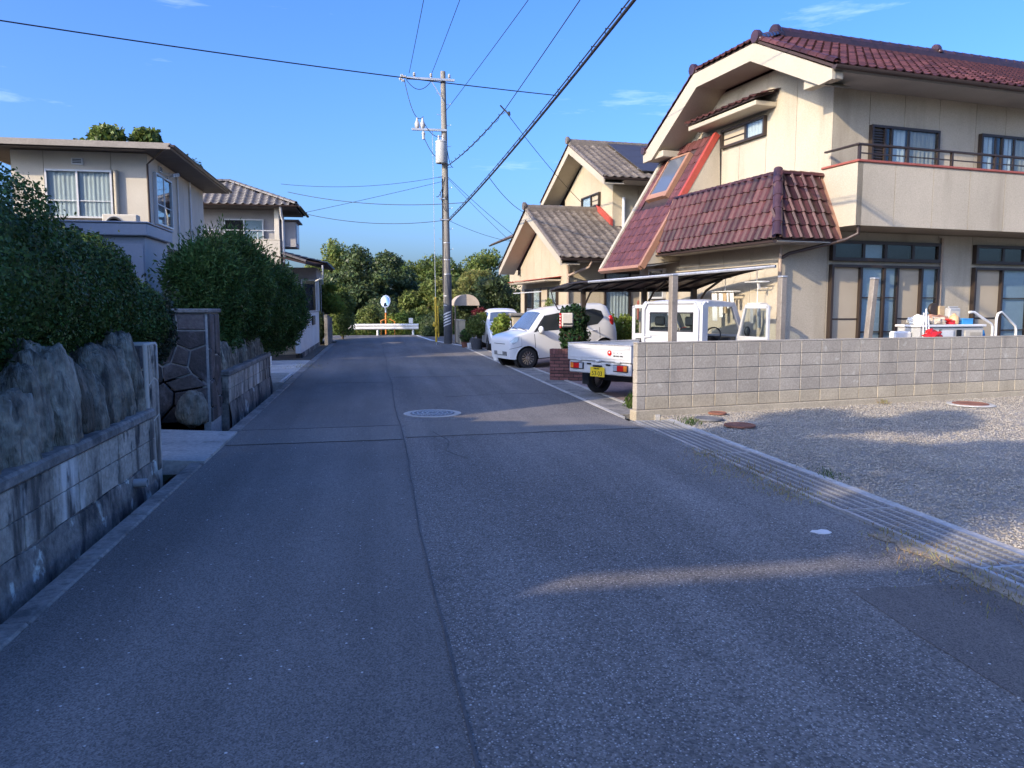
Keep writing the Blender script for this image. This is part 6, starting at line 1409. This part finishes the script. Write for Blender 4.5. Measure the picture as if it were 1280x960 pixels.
# ------------------------------------------------------------------ right-hand gardens
t = thing('ivy_pillar', 'short gate pillar overgrown with dark ivy carrying a letterbox', 'gate pillar', (4.52, 17.3, 0))
bx(-.16, .16, -.16, .16, 0, 1.45, b=.01).build('post', 'brick', t)
leafobj('ivy', [leaves([((0, 0, 1.25), (.33, .30, .36)), ((.02, 0, .85), (.33, .30, .48)), ((0, 0, .35), (.30, .26, .42))], 7500, .06, .7, .6, .8)], 'leaf_ivy', t)
lb_ = bx(-.36, -.08, -.33, -.16, 1.10, 1.42, b=.03).build('letterbox', 'panel_white', t); bx(-.32, -.10, -.335, -.331, 1.15, 1.19).build('slot', 'black', lb_); bx(-.375, -.361, -.32, -.18, 1.08, 1.42, b=.003).build('notice_plate', 'red_lens', t)
m = MB()
for k in range(4): m.box(-.379, -.3755, -.28+.0, -.22, 1.12+k*.07, 1.16+k*.07)
m.build('notice_lettering', 'white', t)
t = thing('stone_gatepost', 'beige stone gatepost with a flat cap between the two parked cars', 'gate pillar', (4.18, 22.6, 0)); bx(-.16, .16, -.16, .16, 0, 1.28, b=.012).build('post', 'stucco2', t); bx(-.24, .24, -.22, .22, 1.282, 1.38, b=.02).build('cap', 'concrete', t)
shrub('climbing_plant', 'yellow-green climbing plant in a white pot beside the stone gatepost', 'plant', [((3.68, 22.6, .95), (.26, .25, .36)), ((3.60, 22.4, .5), (.18, .2, .4)), ((3.8, 22.7, 1.15), (.18, .18, .2))], 4500, .08, 'leaf_lime', k=0, inner=.3, stem=False, rough=.2)
tag(MB().lathe([(.11, 0), (.15, .2), (.16, .22), (.13, .22), (.12, .18)], (3.52, 22.2, 0), 16).build('plant_pot', 'white', smooth=45), 'white flowerpot under the yellow-green climbing plant', 'flowerpot')
def pot(x, y, r_, h, mat, lab): tag(MB().lathe([(r_*.75, 0), (r_, h*.92), (r_*1.06, h*.92), (r_*1.06, h), (r_*.9, h), (r_*.85, h*.8)], (x, y, 0), 16).build('plant_pot', mat, smooth=45), lab, 'flowerpot')
pot(3.68, 28.2, .22, .40, 'polesleeve', 'large blue-grey planter under the potted shrub'); pot(3.42, 29.6, .14, .22, 'rust', 'small brown flowerpot left of the large planter'); pot(3.55, 29.0, .12, .2, 'white', 'small white flowerpot beside the large planter')
shrub('potted_shrub', 'round green shrub in the large blue-grey planter', 'plant', [((3.70, 28.2, .85), (.42, .4, .40)), ((3.9, 28.4, 1.0), (.3, .3, .35))], 4500, .08, 'leaf_tree', k=.6, inner=.5)
shrub('potted_plant', 'small leafy plant with pale flowers at the foot of the cream gate wall', 'plant', [((3.45, 29.6, .45), (.24, .24, .28))], 1600, .07, 'leaf_box', k=.0, inner=.3)
shrub('red_leaved_plant', 'plant with dark red leaves above the potted shrub', 'plant', [((4.1, 30.2, 1.3), (.35, .3, .25))], 900, .09, 'leaf_red', k=0, inner=.3)
t = thing('gate_wall', 'cream lit gate wall right of the utility pole', 'wall', (3.52, 32.2, 0)); bx(0, .22, 0, 2.2, 0, .98, b=.01).build('wall_body', 'stucco2', t); bx(-.02, .24, -.02, 2.22, .982, 1.02, b=.008).build('coping', 'cream', t)
t = thing('entrance_awning', 'rounded beige cloth awning on thin posts beside the utility pole', 'awning', (3.9, 33.4, 0))
vs = [(.55*math.cos(math.pi*i/12)*-1, y, 1.62+.48*math.sin(math.pi*i/12)) for y in (-.5, 1.2) for i in range(13)]; m = MB().add(vs, [(i, i+1, 14+i, 13+i) for i in range(12)]+[tuple(range(13)), tuple(range(13, 26))]); m.build('cloth', 'awning', t, smooth=50)
m = MB()
for x, y in ((-.5, -.45), (.5, -.45), (-.5, 1.1), (.5, 1.1)): m.tube([(x, y, 0), (x, y, 1.7)], .03, 6)
m.build('posts', 'pipe', t, smooth=60)
tree('evergreen_tree', 'dense dark evergreen standing right of the beige awning', 5.3, 34.2, 3.3, [((-.9, -.2, 1.6), (.8, .8, .7)), ((.2, 0, 2.0), (1.0, .9, .85)), ((1.0, .2, 1.6), (.8, .8, .8)), ((-.3, -.3, 2.5), (.7, .7, .5)), ((.6, 0, 1.1), (.8, .8, .6))], 14000, .10, 'leaf_dark', .1, k=.75)
shrub('porch_plant', 'small shrub by the sunlit window of the gabled house', 'plant', [((5.2, 23.6, .9), (.3, .3, .5)), ((5.3, 23.2, 1.5), (.18, .18, .35))], 1500, .08, 'leaf_olive', k=0, inner=.2)
shrub('garden_shrub', 'green shrub behind the back of the white wagon', 'shrub', [((7.0, 20.9, .75), (.5, .4, .6)), ((6.7, 21.4, 1.0), (.3, .3, .35))], 4000, .09, 'leaf_lime', k=.6, inner=.5)
tag(MB().lathe([(.0, 0), (.03, .02), (.035, .5), (.0, .55)], (7.0, 19.9, 1.2), 8).build('flower_spike', 'redcap'), 'purple-red flower spike behind the truck door', 'flower')
n_ = 900; d_ = rng.uniform(.0, 1, (n_, 1))
# weeds along the gutter and wall
def weed(x, y, r_, h, n, mat, lab, dry=False):
    P = np.stack([x+rng.normal(size=n)*r_*.5, y+rng.normal(size=n)*r_, rng.random(n)**1.5*h*.5+.01], 1)
    a = np.stack([rng.normal(size=n)*.45, rng.normal(size=n)*.45, np.ones(n)], 1); a *= (h*.6*rng.uniform(.3, .8, n))[:, None]; b = np.cross(a, rng.normal(size=(n, 3))); b = b/np.linalg.norm(b, axis=1)[:, None]*h*.035
    stuff(tag(leafobj('weed_tuft', [(P, a*.5, b)], mat), lab, 'weeds', 'weeds along the gutter'))
for (x, y, r_, h, n, mat, lb_) in [(3.38, 6.6, .38, .10, 520, 'weed', 'dry weeds at the edge of the middle grating'), (3.38, 5.75, .22, .09, 320, 'weed', 'dry weeds beside the near end of the long dull grating'), (3.40, 7.5, .2, .08, 200, 'weed', 'small dry weeds farther along the gutter edge'), (3.35, 3.7, .35, .09, 420, 'weed', 'yellow-brown weeds by the brightest grating'), (3.42, 4.4, .2, .09, 160, 'weed', 'thin weeds by the wide-barred grating'),
    (4.10, 9.55, .12, .16, 120, 'weedgreen', 'green grass tuft in the gravel near the dark lid'), (4.10, 6.35, .10, .10, 100, 'weedgreen', 'green tuft on the gravel side of the long grating'), (3.9, 11.3, .08, .42, 120, 'weedgreen', 'tall green weed in front of the truck tyre'), (8.05, 11.05, .07, .12, 90, 'weed', 'yellow weed at the foot of the block wall'), (-1.82, 20.5, .5, .12, 200, 'weed', 'weeds along the far left gutter')]:
    weed(x, y, r_, h, n, mat, lb_)

# ------------------------------------------------------------------ yard things behind the block wall
def yard(u, o_=.75, z=0.): return (3.66+math.cos(WR)*u-math.sin(WR)*o_, 10.43+math.sin(WR)*u+math.cos(WR)*o_, z)
t = thing('workbench_cabinet', 'grey steel cabinet with white doors used as a cluttered workbench', 'cabinet', yard(6.15, .78), WR)
bx(0, 1.56, 0, .5, .1, 1.19, b=.012).build('carcass', 'tank', t); bx(-.03, 1.60, -.03, .53, 1.192, 1.235, b=.008).build('top', 'white', t)
for k, (x0, x1) in enumerate(((.10, .36), (.38, .80), (1.08, 1.52))): bx(x0, x1, -.018, -.002, .55, 1.13, b=.005).build('door', 'panel_white' if k != 1 else 'white', t)
bx(.88, 1.0, -.012, -.002, .85, 1.14, b=.003).build('dark_slot', 'ink', t)
text('painted_number', '2', 'ink', t, .19, Matrix.Translation((.22, -.0205, 1.06)) @ RB); text('painted_mark', 'E', 'ink', t, .18, Matrix.Translation((.47, -.0205, 1.08)) @ RB); bx(1.2, 1.48, -.022, -.019, 1.03, 1.09).build('paper_label', 'cream', t)
def crumple(name, x, y, z, s_, mat, lab, cat, seed):
    bm = bmesh.new(); bmesh.ops.create_icosphere(bm, subdivisions=3, radius=1)
    for v in bm.verts:
        k = 1+.5*mnoise.noise(v.co*1.8+Vector((seed, 0, 0)))+.25*mnoise.noise(v.co*4+Vector((0, seed, 0))); v.co = Vector((v.co.x*s_[0]*k, v.co.y*s_[1]*k, max(v.co.z*k, -.75)*s_[2]))
    me = bpy.data.meshes.new(name); bm.to_mesh(me); bm.free(); me.materials.append(MT[mat]); p = Vector(yard(x, y)); o = link(name, me, None, (p.x, p.y, z+.75*s_[2])); o.rotation_euler = (0, 0, WR); tag(o, lab, cat)
crumple('cloth_bundle', 6.35, 1.0, 1.235, (.17, .14, .10), 'curtain', 'pale crumpled cloth bundle at the left of the workbench', 'cloth', 1)
crumple('cloth_bundle', 6.72, .92, 1.235, (.14, .12, .08), 'awning', 'tan rag hanging at the front of the workbench', 'cloth', 2)
crumple('red_bag', 7.02, .98, 1.235, (.20, .12, .055), 'red_lens', 'flat red bag in the middle of the workbench', 'bag', 3)
crumple('red_bag', 6.15, .5, .98, (.17, .10, .10), 'red_lens', 'red plastic bag in front of the left end of the workbench', 'bag', 4)
crumple('orange_cover', 6.95, 1.15, 1.235, (.24, .12, .10), 'copper', 'orange-brown tool cover lying behind the red bag', 'cover', 5)
crumple('grey_rag', 7.25, 1.05, 1.235, (.16, .12, .06), 'soffit', 'grey rag right of the red bag', 'cloth', 6)
crumple('rag_heap', 6.55, 1.15, 1.235, (.22, .12, .09), 'tank', 'heap of grey rags behind the tan rag', 'cloth', 7)
def tray(u, o_, z, w, d, h, mat, lab, cat, nm):
    t = thing(nm, lab, cat, yard(u, o_, z), WR); m = MB(); e = .01
    m.box(-w/2, w/2, -d/2, d/2, 0, e); m.box(-w/2, w/2, -d/2, -d/2+e, e, h); m.box(-w/2, w/2, d/2-e, d/2, e, h); m.box(-w/2, -w/2+e, -d/2+e, d/2-e, e, h); m.box(w/2-e, w/2, -d/2+e, d/2-e, e, h); m.build('tray_body', mat, t)
    r_ = MB().tube([(-w/2, -d/2, h), (w/2, -d/2, h), (w/2, d/2, h), (-w/2, d/2, h), (-w/2, -d/2, h)], .008, 5).build('rim', mat, t); return t
MT['bluep'] = M('blue_plastic', (.05, .30, .62), .4, .1, 4, 0, 30, 0); MT['tanp'] = M('tan_plastic', (.62, .40, .20), .5, .1, 4, 0, 30, 0)
tray(7.45, 1.0, 1.235, .26, .2, .10, 'bluep', 'light blue plastic tray at the right end of the workbench', 'tray', 'plastic_tray')
tag(MB().lathe([(.07, 0), (.085, .03), (.085, .13), (.06, .16), (.03, .17), (.03, .2)], yard(7.16, .95, 1.235), 14).build('paint_can', 'tanp', smooth=45), 'tan container beside the blue tray on the workbench', 'container')
t = thing('radio', 'grey radio-like box standing at the back of the workbench', 'radio', yard(7.35, 1.15, 1.235), WR); bx(-.14, .14, -.06, .06, 0, .30, b=.02).build('case', 'tank', t); bx(-.10, .10, -.067, -.061, .06, .24, b=.003).build('panel', 'panel_white', t); bx(-.12, .12, -.02, .02, .302, .33, b=.008).build('handle', 'tank', t)
t = thing('desk_fan', 'dark brown tool standing upright behind the rags', 'tool', yard(6.98, 1.25, 1.235), WR); MB().lathe([(.09, 0), (.03, .03), (.025, .2)], (0, 0, 0), 12).build('stand', 'brownsteel', t); hd = MB().lathe([(.11, -.03), (.12, 0), (.11, .03), (.04, .05)], (0, 0, 0), 16, 'y').build('head', 'brownsteel', t); hd.location = (0, 0, .28)
tag(MB().box(-.07, .07, -.02, .02, 0, .34, b=.01).build('wood_offcut', 'woodgate', None, loc=yard(7.12, 1.2, 1.235), rz=WR), 'tan board standing behind the tan container', 'board')
for i, (a, b_, lb_) in enumerate(((.25, 1.55, 'leftmost white stick leaning on the workbench'), (.10, 1.62, 'longest white stick leaning on the workbench'), (-.05, 1.50, 'short white stick leaning on the workbench'))):
    p, q_ = Vector(yard(6.05-a*.2+.08*i, .55, .2)), Vector(yard(6.12+.05+.1*i+a*.3, .80, b_-.1)); tag(MB().tube([p, p.lerp(q_, .5)+Vector((.004, 0, 0)), q_], .013, 6).build('stick', 'pipe_white', smooth=60), lb_, 'stick')
tag(MB().box(-.22, .22, -.1, .1, 0, .10, b=.02).box(-.2, .2, -.08, .08, .10, 1.12, b=.03).build('storage_bin', 'white', None, loc=yard(5.93, 1.0), rz=WR), 'white bin beside the left end of the workbench', 'bin')
for i, (pts, lb_) in enumerate((([(7.35, 1.46), (7.47, 1.46), (7.92, 1.24), (7.96, 1.18), (7.96, .0)], 'white tubular handrail sloping down beside the workbench'), ([(8.05, .0), (8.05, 1.34), (8.08, 1.43), (8.16, 1.46), (8.55, 1.20), (8.58, 1.12), (8.58, .0)], 'white tubular handrail with a bent top at the right edge'))):
    t = thing('handrail', lb_, 'handrail', (0, 0, 0), 0, 'white handrails at the house steps'); MB().tube([yard(u, .8, z) for u, z in pts], .024, 8).build('tube', 'white', t, smooth=60); MB().lathe([(.06, 0), (.06, .012), (.026, .02)], yard(pts[-1][0], .8, 0), 12).build('base_plate', 'steel', t)
tag(MB().lathe([(.0, -.1), (.1, -.09), (.125, 0), (.1, .09), (.05, .1), (.05, .13), (0, .13)], yard(8.22, 1.3, 1.02), 16).build('blue_jug', 'bluep', smooth=45), 'round dark blue jug between the two white handrails', 'jug')
# laundry on the house side
HH = lambda u, v, z: (8.38+math.cos(RZ1)*u-math.sin(RZ1)*v, 13.31+math.sin(RZ1)*u+math.cos(RZ1)*v, z)
def hanger(v, z, ln, lab, cloths):
    t = thing('laundry_hanger', lab, 'laundry hanger', HH(-1.38, v, z), RZ1, 'laundry hangers on the house side')
    m = MB().tube([(0, -ln/2, 0), (0, ln/2, 0), (.16, ln/2, 0), (.16, -ln/2, 0), (0, -ln/2, 0)], .012, 5).tube([(.08, 0, 0), (.08, 0, .28), (.3, 0, .30)], .008, 5); m.build('frame', 'pipe_white', t)
    for (y, w, h, mt) in cloths:
        vs = []
        for i in range(7):
            for j in range(6): vs.append((.04+.03*math.sin(i*1.3+y*9)+.01*j*.3, y-w/2+w*i/6*(1-.05*j), -h*j/5-.03))
        MB().add(vs, [(i*6+j, i*6+j+1, (i+1)*6+j+1, (i+1)*6+j) for i in range(6) for j in range(5)]).build('cloth', mt, t, smooth=80, recalc=False)
hanger(1.35, 1.86, .75, 'laundry hanger with white and mustard cloths on the cream wall', [(-.3, .10, .22, 'curtain'), (-.17, .08, .30, 'curtain'), (-.05, .10, .40, 'woodgate'), (.12, .12, .48, 'curtain'), (.3, .14, .55, 'curtain')])
hanger(.35, 2.02, .5, 'empty white laundry hanger near the corner of the cream house', [(-.1, .05, .10, 'curtain')])
hanger(.32, 1.62, .36, 'small ring hanger with grey cloths near the house corner', [(-.1, .07, .42, 'tank'), (.03, .07, .46, 'curtain_b'), (.12, .05, .34, 'tank')])
